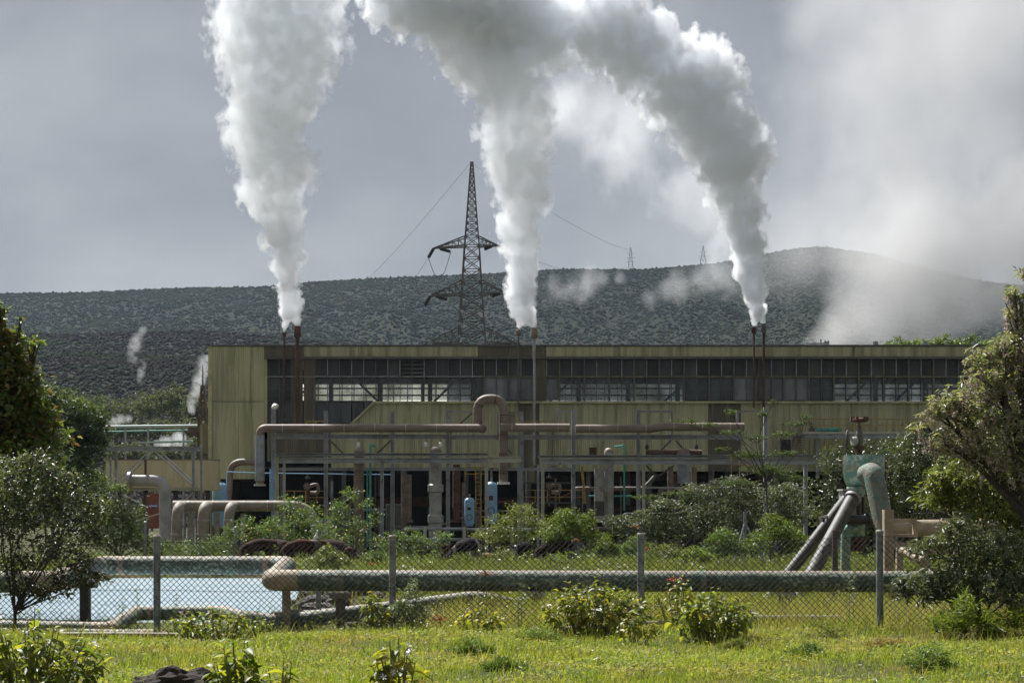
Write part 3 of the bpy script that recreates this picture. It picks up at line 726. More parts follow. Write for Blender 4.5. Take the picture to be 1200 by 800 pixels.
DF = 104.0
fl = thing('front_gantry', (at(466, 0, DF).x, DF, GB), 'long low steel gantry with paired pale posts, standing beside the blank cladding end', 'steel frame')
for px, yt, w in ((324.5, 535, 3.6), (333, 543, 2.8)): rackcol(fl, px, yt, 655, DF, w, m_steel_pale)
for px in (447.8, 570): rackcol(fl, px, 536, 655, DF, 3.8, m_steel_pale if px == 570 else m_steel)
MB().ibeam(at(322, 532.5, DF), at(572, 532.2, DF), .5, 3.0 * DF / F).build('top_rail', m_steel, fl)
MB().ibeam(at(327, 539.5, DF), at(568, 539.2, DF), .3, 6.0 * DF / F).build('main_beam', m_steel, fl)
MB().ibeam(at(572.5, 538.5, DF), at(610, 538.2, DF), .3, 7.0 * DF / F).build('main_beam', m_steel_pale, fl)
rackcol(fl, 608, 542, 655, DF, 3.4, m_steel)
fr2 = thing('front_gantry', (at(800, 0, DF).x, DF, GB), 'long low steel gantry behind the grey green shrubs with one pale end post', 'steel frame')
MB().ibeam(at(631, 534.8, DF), at(985, 534.2, DF), .5, 3.2 * DF / F).build('top_rail', m_steel, fr2)
MB().ibeam(at(634, 540.8, DF), at(985, 540.4, DF), .3, 6.4 * DF / F).build('main_beam', m_steel, fr2)
for px, w, m in ((636, 3.8, m_steel_pale), (630.6, 2.6, m_steel), (748.5, 4, m_steel), (754.2, 3.6, m_steel_pale), (944, 4.4, m_steel), (982, 4, m_steel)): rackcol(fr2, px, 544.5, 655, DF, w, m)
MB().beam(at(633, 612.5, DF - .3), at(640, 612.5, DF - .3), .3).build('foot_plate', m_white, fr2)
for x0, y0, x1, y1 in ((757, 568, 790, 545), (757, 545, 772, 560)): MB().beam(at(x0, y0, DF + 1), at(x1, y1, DF + 1), .1).build('cross_brace', m_steel_dark, fr2)
MB().beam(at(756, 571, DF + 1), at(942, 571, DF + 1), .10).build('tie_bar', m_steel, fr2)

# ------------------------------------------------------------------ steam mains and vessels
def pipe(name, pts, w, D, mat, label, cat, group=None, bend=10, seg=16, flange=None, fmat=None, bands=0, bmat=None):
    """pts in pixels (x, y[, dD]); w = diameter in pixels at D."""
    P = [at(p[0], p[1], D + (p[2] if len(p) > 2 else 0)) for p in pts]
    r = w / 2 * D / F
    path = fillet(P, bend * D / F, 8) if len(P) > 2 else P
    base = min(P, key=lambda q: q.z)
    if not flange and not bands:
        return solo(MB().tube(path, r, seg), name, mat, label, cat, group)
    t = thing(name, base, label, cat, group)
    MB().tube(path, r, seg).build('pipe_run', mat, t)
    for q, d in (flange or []):
        c = at(q[0], q[1], D + (q[2] if len(q) > 2 else 0)); d = Vector(d).normalized()
        MB().tube([c - d * r * .25, c + d * r * .25], r * 1.45, seg).build('flange', fmat or mat, t)
    if bands:
        L = [(path[i + 1] - path[i]).length for i in range(len(path) - 1)]; tot = sum(L)
        for b in range(bands):
            s = tot * (b + .5) / bands
            for i, l in enumerate(L):
                if s <= l:
                    d = (path[i + 1] - path[i]).normalized(); c = path[i] + d * s
                    MB().tube([c - d * r * .1, c + d * r * .1], r * 1.03, seg).build('cladding_band', bmat or mat, t); break
                s -= l
    return t
DM = 106.8
SM = 'rusty steam main on the tall frame'
pipe('steam_main', [(304.5, 568), (304.5, 501.5), (566, 501.5)], 9.5, DM, m_rustpipe, 'rusty steam main with a grey drop leg at the blank cladding end', 'pipe', SM, bend=8, flange=[((304.5, 568), (0, 0, 1))], fmat=m_steel_pale, bands=9, bmat=m_lag)
MB_ = MB().tube([at(304.5, 510, DM), at(304.5, 563, DM)], 5.6 * DM / F, 16)
solo(MB_, 'pipe_jacket', m_laggrey, 'blue grey insulated drop leg hanging below the end of the rusty main', 'pipe jacket')
pipe('expansion_loop', [(563, 502, .3), (566, 502, .2), (559.5, 498), (559.5, 467), (590, 467), (590, 566)], 10.5, DM + .5, m_rustpipe, 'tall rusty pipe bent over like a walking stick above the steam main', 'pipe', SM, bend=15, seg=18, flange=[((590, 566), (0, 0, 1))], fmat=m_white, bands=7, bmat=m_rust)
solo(MB().tube([at(595, 482, DM + 1.2), at(595, 503, DM + 1.2)], 8.5 * DM / F, 18), 'lagged_joint', m_rustpipe, 'fat brown lagged pipe stub behind the bent over pipe', 'pipe')
pipe('steam_main', [(586.5, 501), (667.5, 501)], 9.8, DM, m_rustpipe, 'short rusty length of steam main beside the bent over pipe', 'pipe', SM, bands=3, bmat=m_lag)
pipe('steam_main', [(674.5, 502), (765, 502), (775, 500), (872, 500)], 9.6, DM, m_rustpipe, 'rusty length of steam main reaching towards the thin thorn tree', 'pipe', SM, bend=6, bands=6, bmat=m_lag)
# vertical separators and risers
SEP = 'upright pipes below the gantry'
def riser(px, w, ytop, ybot, D, mat, label, collars=(), dome=True, capmat=None, group=SEP):
    t = thing('upright_pipe', Vector((at(px, 0, D).x, D, at(0, ybot, D).z)), label, 'pipe', group)
    r = w / 2 * D / F
    MB().tube([at(px, ybot, D), at(px, ytop, D)], r, 18).build('pipe_shell', mat, t)
    if dome: MB().lathe(at(px, ytop, D), [(r * 1.02, -.01)] + [(r * math.cos(a), r * math.sin(a)) for a in np.linspace(0, 1.5, 7)], 18).build('domed_cap', capmat or m_rustpipe, t)
    for y in collars:
        c = at(px, y, D)
        MB().lathe(c, [(r * 1.0, -r * .75), (r * 1.3, -r * .5), (r * 1.3, r * .5), (r * 1.0, r * .75)], 18).build('collar', mat, t)
    return t
riser(420.5, 12, 529, 652, DF + 1.6, m_rustpipe, 'brown domed upright pipe behind the thicket of yellow flowers', (), capmat=m_rustpipe)
riser(510.5, 14.5, 530, 650, DF + 1.6, m_lag, 'pale grey upright pipe with two thick collars', (572, 608))
riser(713.5, 11.5, 530, 612, DF + 1.6, m_lag, 'brown grey domed upright pipe in front of the yellow ladder', ())
riser(702, 11.5, 549, 612, DF + .9, m_lag, 'flat topped grey upright pipe with a black lower half', (), dome=False)
solo(MB().tube([at(702, 587, DF + .9), at(702, 604, DF + .9)], 6.0 * DF / F, 18), 'pipe_wrap', m_black, 'black wrapping round the flat topped grey upright pipe', 'pipe jacket')
riser(801, 15, 532, 566, DF + 2.2, m_laggrey, 'stubby upright pipe with a broad rusty head above the grey green shrubs', ())
solo(MB().tube(fillet([at(757, 531.5, DF + 3), at(800, 530, DF + 3), at(822, 531, DF + 3)], .3), 4.5 * DF / F, 14), 'rusty_header', m_rust, 'short rusty header lying across the stubby upright pipe', 'pipe')
for px, w, a, b, m, l in ((478, 9, 556, 612, m_rustpipe, 'slim brown pipe in the shade next to the collared pipe'), (535, 9, 544, 612, m_rust, 'slim dark rusty pipe behind the blue cylinder'), (785.5, 7, 547, 578, m_rustpipe, 'slim brown pipe left of the stubby upright pipe'), (813, 7, 547, 575, m_rustpipe, 'slim brown pipe right of the stubby upright pipe'), (695, 9, 524, 536, m_rust, 'rusty stub behind the domed pipe next to the yellow ladder')):
    l = l.replace('left of', 'in the shade just before').replace('right of', 'just after')
    riser(px, w, a, b, DT + 3.5, m, l, (), dome=False)
# drain pipes painted teal
TP = 'thin teal pipes'
pipe('teal_pipe', [(434, 650), (434, 520.5), (440, 523)], 2.8, DF + .8, m_teal, 'bright teal standpipe beside the brown domed pipe', 'pipe', TP, bend=2, seg=10)
pipe('teal_pipe', [(430.4, 640), (430.4, 548)], 1.8, DF + 1.1, m_teal, 'very thin teal pipe close beside the bright teal standpipe', 'pipe', TP, seg=8)
pipe('teal_pipe', [(731.5, 598), (731.5, 522), (720, 523.5)], 2.6, DF + .8, m_teal, 'teal standpipe with a bent top by the domed pipe', 'pipe', TP, bend=2, seg=10)
pipe('teal_pipe', [(690, 581), (740, 581)], 1.8, DT + 1, m_teal, 'level teal pipe low in the undercroft behind the upright pipes', 'pipe', TP, seg=8)
pipe('blue_pipe', [(265, 578), (266, 552.5), (300, 554), (460, 556)], 1.2, DT + 1.6, m_blue, 'thin blue pipe running along under the gantry beam', 'pipe', bend=2, seg=8)
solo(MB().tube([at(318.2, 549, DT - .5), at(318.2, 596, DT - .5)], 2.2 * DT / F, 10), 'blue_downpipe', m_blue, 'thick blue downpipe beside the tall post with the floodlight', 'pipe')

# blue vessels
def tank(px, w, ytop, ybot, D, label, legs=True, plate=True):
    t = thing('blue_cylinder', Vector((at(px, 0, D).x, D, at(0, ybot, D).z)), label, 'gas cylinder', 'blue cylinders')
    r = w / 2 * D / F; zb = at(0, ybot, D).z; zt = at(0, ytop, D).z; h = zt - zb
    c = Vector((at(px, 0, D).x, D, zb))
    MB().lathe(c, [(r * .9, .12), (r, .2), (r, h - r * .75)] + [(r * math.cos(a), h - r * .75 + r * .75 * math.sin(a)) for a in np.linspace(.15, 1.45, 6)], 24).build('cylinder_shell', m_blue, t)
    MB().lathe(c, [(r * .72, 0), (r * .72, .13)], 18).build('skirt', m_blue, t)
    MB().lathe(c + Vector((0, 0, h * .42)), [(r * 1.0, -.02), (r * 1.025, 0), (r * 1.0, .02)], 24).build('weld_band', m_blue, t)
    MB().lathe(c + Vector((0, 0, h)), [(r * .16, -.05), (r * .16, .16), (r * .25, .17), (r * .25, .22)], 12).build('nozzle', m_steel, t)
    if plate:
        MB().box(c.x - r * .38, c.y - r - .03, c.z + h * .55, c.x + r * .30, c.y - r * .9, c.z + h * .66).build('name_plate', m_rust, t)
        mb = MB(); 
        q = [(math.cos(a) * r * .55, math.sin(a) * r * .55) for a in np.linspace(0, 2 * math.pi, 18)]
        mb.tube([Vector((c.x + a, c.y - math.sqrt(max(r*r - a*a, 0)) - .015, c.z + h * .3 + b)) for a, b in q], .022, 6); mb.build('manhole_ring', m_steel_dark, t)
    return t
tank(550.2, 12, 582.5, 616, DF + 2.2, 'small blue cylinder with a round manhole ring and rusty name plate')
tank(575.8, 14, 564, 613, DF + 3.4, 'tall round topped blue cylinder half hidden behind a gantry post')
tank(257.5, 17.5, 564.5, 618, DT + 1, 'squat blue cylinder between the beige tank and insulated pipe hoops', plate=False)

# ladders, rails, small fittings
YL = 'yellow ladders and rails'
def ladder(x0, y0, x1, y1, wd, D, label, n=12):
    t = thing('ladder', at(x0, max(y0, y1), D), label, 'ladder', YL)
    for s in (0, wd): MB().beam(at(x0 + s, y0, D), at(x1 + s, y1, D), .07).build('stile', m_yellow, t)
    for k in range(n):
        f = (k + .5) / n; a = at(x0 + (x1 - x0) * f, y0 + (y1 - y0) * f, D); b = at(x0 + wd + (x1 - x0) * f, y0 + (y1 - y0) * f, D)
        MB().beam(a, b, .05).build('rung', m_yellow, t)
ladder(557.6, 547, 557.6, 617, 6, DF + 2.8, 'upright yellow ladder beside the small blue cylinder', 14)
ladder(681, 546, 685, 590, 1.6, DT + 1, 'steep yellow ladder behind the flat topped grey pipe', 10)
def railing(px0, px1, y0, y1, D, label, n=4, mat=m_yellow, name='railing', slope=0, lower=True):
    t = thing(name, at(px0, y1, D), label, 'railing', YL if mat is m_yellow else None)
    hs = (0, .5) if lower else (0,)
    for f in hs: MB().beam(at(px0, y0 + (y1 - y0) * f, D), at(px1, y0 + (y1 - y0) * f + slope, D), .055).build('rail', mat, t)
    for k in range(n): 
        x = px0 + (px1 - px0) * k / (n - 1); MB().beam(at(x, y0 + slope * k / (n-1), D - .04), at(x, y1 + slope * k / (n-1), D - .04), .055).build('post', mat, t)
railing(545, 569, 547, 563, DF + 3, 'yellow railing at the top of the yellow ladder', 3)
railing(332, 384, 575, 590, DT + 3, 'yellow railing round the valves near the paired pale posts', 5)
railing(613, 684, 574, 590, DT + 2, 'yellow railing round the valve behind the single pale post', 6)
railing(947, 1095, 491, 505, DB - 2.4, 'long yellow railing along the high walkway by the cladding', 9)
railing(857, 876, 533, 557, DF - .6, 'yellow railing behind the thin thorn tree', 3)
railing(359, 381, 493.5, 497, DT + .6, 'short yellow rail above the rusty steam main', 3, lower=False)
railing(606, 655, 493.5, 497.5, DT + 4, 'low yellow rail on the hall wall behind the grey stack', 4, lower=False)
wk = thing('walkway', at(1000, 515, DB - 2), 'high steel walkway with a stair along the hall wall', 'walkway')
MB().pbox(940, 505.6, 1098, 508, DB - 2.6, 1.6).build('deck', m_steel_pale, wk)
MB().ibeam(at(930, 511, DB - 2.5), at(1098, 511, DB - 2.5), .2, .3).build('edge_beam', m_steel, wk)
for x in (958, 1040): MB().ibeam(at(x, 512.5, DB - 2.4), at(x, 560, DB - 2.4), .2, .2, flip=True).build('support', m_steel, wk)
for s in (0, 5): MB().beam(at(931 + s, 507, DB - 2.9 + s * .2), at(927 + s, 534, DB - 2.9 + s * .2), .13).build('stair_stringer', m_yellow if s else m_steel_dark, wk)
for k in range(8): MB().pbox(928, 509 + k * 3, 943, 509.7 + k * 3, DB - 2.8, .4).build('tread', m_steel_dark, wk)
solo(MB().tube([at(957, 503.6, DB - 1.8), at(986, 503.6, DB - 1.8)], .14, 12), 'teal_cylinder', m_teal, 'teal tube lying on the high walkway', 'pipe')
vv = thing('walkway_valve', at(951, 504, DB - 2.2), 'dark handwheel valve on the high walkway', 'valve')
MB().lathe(at(951, 505, DB - 2.2), [(.18, 0), (.2, .15), (.08, .25), (.05, .6)], 10).build('valve_body', m_steel_dark, vv)
MB().tube([at(951, 497.5, DB - 2.2) + Vector((.2 * math.cos(a), .05 * math.sin(a), .08 * math.sin(a))) for a in np.linspace(0, 6.28, 13)], .025, 6).build('handwheel', m_steel_dark, vv)
solo(MB().box(at(915, 0, DB - .2).x, DB - .25, bz(535), at(926, 0, DB).x, DB - .06, bz(515)), 'dark_doorway', m_void, 'dark doorway in the hall wall by the walkway stair', 'door')

# valves in the undercroft, lamps, hoists
def valve(px, py, D, label, s=1.0):
    t = thing('flanged_valve', at(px, py + 20 * s, D), label, 'valve', 'valves in the undercroft')
    c = at(px, py, D); u = D / F * s
    MB().lathe(c + Vector((0, -.35, 0)), [(4.2 * u, 0), (4.2 * u, .12), (2.8 * u, .14), (2.8 * u, .6)], 18, axis=(0, 1, 0)).build('end_flange', m_rustpipe, t)
    MB().tube(fillet([at(px + 2, py, D + .2), at(px + 12 * s, py - 3 * s, D + .2), at(px + 13 * s, py + 8 * s, D + .2), at(px + 3 * s, py + 8 * s, D + .2)], 6 * u, 6), 2.2 * u, 12).build('bend', m_rustpipe, t)
    MB().tube([c + Vector((0, .1, 0)), at(px, py + 24 * s, D + .1)], 1.8 * u, 10).build('standpipe', m_rust, t)
    MB().lathe(at(px, py - 9 * s, D), [(3 * u, 0), (3 * u, 2 * u), (1 * u, 2.2 * u), (1 * u, 6 * u)], 12).build('bonnet', m_steel_dark, t)
valve(360.5, 569.5, DT + 2, 'round flanged valve in the shade next to the paired pale posts')
valve(643.5, 569, DT + 1.2, 'round flanged valve in the shade behind the single pale post')
for px, y, w, l in ((292, 551, 9, 'dark pipe bend in the recess under the blank cladding end'),):
    pipe('dark_pipe', [(265, 640), (270, 541), (300, 541)], 8, DT + 6, m_rustpipe, l, 'pipe', bend=16)
for x0, x1, y, w, l in ((255, 310, 561, 6, 'brown level pipe under the blank cladding end'), (360, 640, 588, 14, 'long dusty condenser shell lying deep in the undercroft'), (640, 940, 560, 7, 'long brown pipe deep in the undercroft behind the upright pipes'), (650, 900, 597, 12, 'second dusty condenser shell half behind the bright shrub')):
    solo(MB().tube([at(x0, y, DT + 17 - w * .1), at(x1, y, DT + 17 - w * .1)], w / 2 * DT / F, 16), 'condenser_shell' if w > 10 else 'brown_pipe', m_rust, l, 'pipe')
fl_ = thing('floodlight', at(321, 478, DT), 'floodlight on top of the tall grey post by the steam main end', 'lamp')
MB().lathe(at(323.5, 478.5, DT - .1), [(.10, 0), (.24, .1), (.26, .14), (.12, .32)], 14, axis=(-.5, .3, .8)).build('lamp_hood', m_white, fl_)
MB().beam(at(321, 477.2, DT), at(321, 473, DT), .1).build('lamp_bracket', m_steel_dark, fl_)
for px in (420, 499, 516):
    t = thing('hanging_lamp', at(px, 523, DF + 2), {420: 'white lamp hanging above the brown domed pipe', 499: 'white lamp hanging just before the collared pipe head', 516: 'white lamp hanging just past the collared pipe head'}[px], 'lamp', 'white lamps under the frame beam')
    MB().lathe(at(px, 523, DF + 2), [(.09, 0), (.10, .05), (.10, .22), (.05, .26)], 12).build('lamp_shade', m_white, t)
    MB().beam(at(px, 518.4, DF + 2), at(px, 514.5, DF + 2), .03).build('lamp_rod', m_steel_dark, t)
for px, l in ((758, 'dark chain hoist hanging under the frame beside the stubby pipe'), (816, 'dark chain hoist hanging under the frame past the stubby pipe')):
    t = thing('chain_hoist', at(px, 525, DT), l, 'hoist', 'chain hoists')
    MB().beam(at(px, 515, DT), at(px, 521, DT), .04).build('chain', m_steel_dark, t)
    MB().lathe(at(px, 525, DT), [(.05, -.1), (.11, 0), (.12, .15), (.06, .24)], 10).build('hoist_block', m_black, t)
# low pipe rail by the upright pipes
t = thing('pipe_rail', gnd(520, 100), 'low grey pipe rail on short posts in front of the collared pipe', 'railing')
for x0, x1, y in ((474, 545, 619.5), (545, 640, 620), (480, 560, 632)): MB().tube([at(x0, y, 100.5), at(x1, y, 100.5)], .1, 10).build('rail', m_steel, t)
for x in (498, 544, 600): MB().tube([at(x, 617, 100.3), Vector((at(x, 0, 100.3).x, 100.3, GB))], .1, 10).build('post', m_steel_pale, t)
# services crowding the shaded undercroft
CL = 'shaded service pipes in the undercroft'
rg = random.Random(21)
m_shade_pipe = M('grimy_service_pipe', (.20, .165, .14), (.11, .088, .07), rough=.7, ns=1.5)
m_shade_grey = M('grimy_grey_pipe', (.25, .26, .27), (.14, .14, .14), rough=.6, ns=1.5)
LM = [(326, 'the paired pale posts'), (348, 'the valve by the paired pale posts'), (382, 'the second tall frame post'), (400, 'the airy yellow flowered shrub'), (420, 'the brown domed pipe'), (434, 'the bright teal standpipe'), (448, 'the first plain gantry post'), (462, 'the third tall frame post'), (478, 'the slim shaded brown pipe'), (510, 'the collared pipe'), (525, 'the fourth tall frame post'), (536, 'the slim dark rusty pipe'), (550, 'the small blue cylinder'), (563, 'the upright yellow ladder'), (576, 'the tall blue cylinder'), (590, 'the bent over pipe'), (611, 'the last post of the paired post gantry'), (626, 'the grey stack'), (636, 'the single pale post'), (655, 'the valve by the single pale post'), (672, 'the seventh tall frame post'), (685, 'the steep yellow ladder'), (702, 'the flat topped grey pipe'), (713, 'the grey brown domed pipe'), (731, 'the teal standpipe with a bent top'), (750, 'the eighth tall frame post'), (773, 'the cross braces'), (801, 'the stubby upright pipe'), (830, 'the rusty header'), (865, 'the yellow rail by the thorn tree'), (897, 'the thorn tree'), (930, 'the walkway stair')]
used = set()
def service_label(px, w, tone, form):
    size = 'thin' if w < 2 else ('slim' if w < 3 else ('stout' if w < 4.6 else 'fat'))
    cand = sorted(LM, key=lambda m: abs(m[0] - px))
    for m in cand:
        rel = 'behind' if abs(m[0] - px) < 5 else ('just past' if px > m[0] else 'just before')
        l = '%s %s %s service pipe %s %s' % (size, tone, form, rel, m[1])
        if l not in used and len(l.split()) <= 16: used.add(l); return l
tones = {'grimy brown': m_shade_pipe, 'grimy grey': m_shade_grey, 'rusty': m_rust}
for k in range(15):
    px = 395 + k * 36 + rg.uniform(-9, 9); D = rg.uniform(DT + 3, DB - 2); w = rg.choice((1.6, 2.2, 3.2, 4.5)); tn = rg.choice(list(tones))
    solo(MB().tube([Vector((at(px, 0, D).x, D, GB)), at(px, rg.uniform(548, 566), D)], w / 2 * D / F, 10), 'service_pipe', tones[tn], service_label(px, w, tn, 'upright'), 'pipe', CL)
for k in range(12):
    x0 = 330 + rg.uniform(0, 520); D = rg.uniform(DT + 3, DB - 1.5); y = rg.uniform(556, 622); w = rg.choice((1.6, 2.4, 3.6, 5.5)); tn = rg.choice(list(tones)); ln = rg.uniform(30, 90)
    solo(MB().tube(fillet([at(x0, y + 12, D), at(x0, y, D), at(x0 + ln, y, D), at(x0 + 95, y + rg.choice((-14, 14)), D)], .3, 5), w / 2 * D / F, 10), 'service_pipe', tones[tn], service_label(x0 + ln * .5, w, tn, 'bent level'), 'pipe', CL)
for x0, x1, y0, y1, l in ((452, 474, 590, 622, 'dark box cabinet in the shade beside the collared pipe'), (655, 671, 596, 622, 'dark box cabinet in the shade by the bright green bush'), (392, 410, 596, 624, 'dark box cabinet in the shade behind the airy yellow flowered shrub')):
    t = thing('control_cabinet', Vector((at((x0 + x1) / 2, 0, DT + 5).x, DT + 5, GB)), l, 'cabinet', 'dark cabinets in the undercroft')
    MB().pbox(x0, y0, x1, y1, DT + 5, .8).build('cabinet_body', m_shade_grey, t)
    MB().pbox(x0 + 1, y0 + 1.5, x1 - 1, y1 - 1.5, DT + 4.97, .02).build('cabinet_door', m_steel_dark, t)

# ------------------------------------------------------------------ tank, truss tower and insulated hoops beside the hall
DL = 103.0
tk = thing('beige_tank', at(190, 575, DL + 2.5), 'long beige steel tank with a rounded end behind the braced truss', 'tank')
def rounded_slab(x0, x1, y0, y1, D, dep):
    """Long tank, half-round at its far end in plan."""
    a = at(x0, y1, D); b = at(x1, y0, D); r = dep / 2; mb = MB()
    pl = [(a.x, D), (b.x - r, D)] + [(b.x - r + r * math.sin(t), D + r - r * math.cos(t)) for t in np.linspace(.15, math.pi - .15, 12)] + [(b.x - r, D + dep), (a.x, D + dep)]
    n = len(pl); vs = [(x, y, a.z) for x, y in pl] + [(x, y, b.z) for x, y in pl]
    return mb.add(vs, [(i, (i + 1) % n, n + (i + 1) % n, n + i) for i in range(n)] + [tuple(range(n))[::-1], tuple(range(n, 2 * n))])
rounded_slab(124, 253, 539, 573, DL + 2.5, 2.6).build('tank_shell', m_beige, tk)
rounded_slab(123.6, 253.4, 537.6, 539, DL + 2.46, 2.68).build('top_rim', m_rustpipe, tk)
rounded_slab(123.6, 253.4, 573.0, 574.2, DL + 2.46, 2.68).build('bottom_rim', m_trim, tk)
for x in (138, 151, 164, 177, 190, 203, 216, 229, 240): MB().pbox(x - .35, 539.2, x + .35, 572.8, DL + 2.47, .05).build('seam', m_beige, tk)
for x in (134, 170, 205, 243): MB().pbox(x - 2, 574.4, x + 2, 640, DL + 3.4, .5).build('support_leg', m_black, tk)
solo(MB().pbox(120, 592, 172, 625, DL + 4.5, .3), 'low_wall', m_conc, 'pale concrete wall low behind the rusty red cabinet', 'wall')
ts = thing('truss_tower', at(180, 650, DL), 'grey braced steel truss standing in front of the beige tank', 'steel frame')
for x, w, y0 in ((126, 2.0, 520), (136, 3.0, 526), (226.5, 3.0, 527), (233, 2.6, 520)):
    MB().ibeam(Vector((at(x, 0, DL).x, DL + (.8 if x in (126, 233) else 0), GB)), at(x, y0, DL) + Vector((0, .8 if x in (126, 233) else 0, 0)), w * DL / F, w * DL / F, .03, flip=True).build('column', m_steel, ts)
MB().ibeam(at(126, 525.6, DL - .05), at(234, 525.6, DL - .05), .25, 5.4 * DL / F).build('top_beam', m_steel, ts)
MB().ibeam(at(124, 572.5, DL - .05), at(234, 572.5, DL - .05), .2, 3 * DL / F).build('bottom_beam', m_steel_pale, ts)
for x0, y0, x1, y1 in ((130, 571, 174, 529), (137, 571, 180, 529), (182, 529, 225, 568), (188, 529, 232, 570)): MB().beam(at(x0, y0, DL - .1), at(x1, y1, DL - .1), .08).build('diagonal_brace', m_steel, ts)
for x0, y0, x1, y1 in ((138, 576, 172, 594), (226, 577, 205, 597), (222, 590, 160, 610)): MB().beam(at(x0, y0, DL - .1), at(x1, y1, DL - .1), .07).build('lower_brace', m_steel_pale, ts)
cb = thing('red_cabinet', Vector((at(178.5, 0, DL + 1).x, DL + 1, GB)), 'rusty red upright cabinet with a small blue sign', 'cabinet')
MB().pbox(171.5, 578, 187, 619, DL + 1, .7).build('cabinet_body', m_red, cb)
MB().pbox(172.3, 583, 186.2, 617, DL + .97, .02).build('cabinet_door', m_red, cb)
MB().pbox(173.7, 590.6, 184.8, 594.2, DL + .95, .015).build('sign_plate', M('blue_sign', (.04, .08, .30), rough=.4), cb)
mb = MB()
for k, x in enumerate(np.arange(174.6, 184, 1.25)): mb.pbox(x, 591.5 + .25 * (k % 2), x + .8, 593.4, DL + .943, .004)
mb.build('sign_print', m_white, cb)
MB().pbox(172.2, 580.2, 175.4, 581.2, DL + .95, .015).build('label_strip', m_white, cb)
# goose-neck vent in front of the tank
gn = pipe('goose_neck_pipe', [(150, 562.5), (193.5, 562.5), (193.5, 645)], 14, DL - 1, m_lag, 'fat grey goose neck pipe bending down in front of the beige tank', 'pipe', bend=15, seg=20, flange=[((152, 562.5), (1, 0, 0))], bands=8)
solo(MB().beam(at(170.5, 557, DL - 1), at(170.5, 538, DL - 1), .12), 'hanger_rod', m_rust, 'rusty hanger rod rising from the goose neck pipe', 'rod')
HP = 'insulated pipe hoops by the tank'
DH = 95.0
ihd = thing('insulated_main', at(290, 640, DH), 'thick sandy insulated pipe running level then bending down behind the yellow flowered shrubs', 'pipe', HP)
MB().tube(fillet([at(203, 592.5, DH), at(366, 592.5, DH), at(376, 650, DH)], 26 * DH / F, 10), 6.3 * DH / F, 20).build('pipe_run', m_beigepipe, ihd)
MB().tube(fillet([at(371.5, 610, DH - .02), at(376.5, 650, DH - .02)], 1), 6.5 * DH / F, 20).build('metal_jacket', m_laggrey, ihd)
for x in (221, 250, 286, 314, 322): MB().tube([at(x - .5, 592.5, DH), at(x + .5, 592.5, DH)], 6.6 * DH / F, 20).build('cladding_band', m_lag, ihd)
for px, w, l in ((208, 12.5, 'sandy insulated drop pipe standing next to the fat grey goose neck'), (239, 13.5, 'sandy insulated drop pipe beside the truss column'), (269, 12, 'sandy insulated drop pipe in front of the squat blue cylinder')):
    t = thing('insulated_drop', Vector((at(px, 0, DH - 1).x, DH - 1, GB)), l, 'pipe', HP)
    MB().tube(fillet([at(px + 10, 593.5, DH + .8), at(px, 593.5, DH - 1.2), Vector((at(px - 2.5, 0, DH - 1.2).x, DH - 1.2, GB))], 14 * DH / F, 8), w / 2 * DH / F, 18).build('pipe_run', m_beigepipe, t)
    MB().tube([at(px - .6, 608, DH - 1.2), at(px - .7, 610, DH - 1.2)], w / 2 * 1.05 * DH / F, 18).build('cladding_band', m_lag, t)
    MB().tube([at(px - 1.4, 625, DH - 1.2), at(px - 1.5, 626.5, DH - 1.2)], w / 2 * 1.05 * DH / F, 18).build('cladding_band', m_lag, t)
for px in (222, 254, 284): 
    solo(MB().pbox(px - 2.4, 601, px + 2.4, 645, DH + .2, .3), 'pipe_support', m_conc, {222: 'grey concrete support under the insulated pipe beside the truss', 254: 'grey concrete support under the insulated pipe by the squat blue cylinder', 284: 'grey concrete support under the insulated pipe past the last hoop'}[px], 'support', 'concrete pipe supports')
# teal pipe bridge behind
pb = thing('pipe_bridge', Vector((at(175, 0, 150).x, 150, GB)), 'pale teal pipe bridge on thin posts behind the truss, wisps of steam below', 'pipe bridge')
m_paleteal = M('pale_teal_pipe', (.30, .44, .42), (.38, .40, .37), rough=.5, ns=.8)
MB().tube([at(95, 500.4, 150), at(244, 498.8, 150)], 1.9 * 150 / F, 12).build('pipe_run', m_paleteal, pb)
MB().tube([at(100, 506, 150.5), at(220, 504, 150.5)], .9 * 150 / F, 8).build('small_pipe', m_teal, pb)
MB().tube([at(158, 518.5, 150), at(226, 517, 150)], 1.3 * 150 / F, 10).build('lower_pipe', m_paleteal, pb)
for x in (147, 173.5, 215): MB().beam(Vector((at(x, 0, 150.4).x, 150.4, GB)), at(x, 499, 150.4), .14).build('post', m_steel, pb)
solo(MB().pbox(234, 497, 243.6, 530, DB + 5, 4), 'olive_shed', m_clad_dark, 'small dark olive shed tucked against the end of the hall', 'shed')

# ------------------------------------------------------------------ lattice towers and power lines
m_lattice = M('weathered_galvanised_lattice', (.075, .068, .066), (.11, .095, .085), rough=.6, ns=.8)
m_insul = M('brown_insulators', (.03, .024, .022), rough=.35)
m_line = M('power_cable', (.10, .10, .105), rough=.5)
def lattice_leg(mb, levels, wleg, wbr, cx, D, zfun=None):
    """levels: (py, half width px). Square tower: four legs with X bracing on all faces."""
    L = []
    for py, hw in levels:
        c = at(cx, py, D); h = hw * D / F
        L.append([Vector((c.x + sx * h, D + sy * h, c.z)) for sx, sy in ((-1, -1), (1, -1), (1, 1), (-1, 1))])
    for a, b in zip(L[:-1], L[1:]):
        for k in range(4):
            k2 = (k + 1) % 4
            mb.beam(a[k], b[k], wleg)
            mb.beam(a[k], b[k2], wbr); mb.beam(a[k2], b[k], wbr); mb.beam(b[k], b[k2], wbr)
DP = 235.0
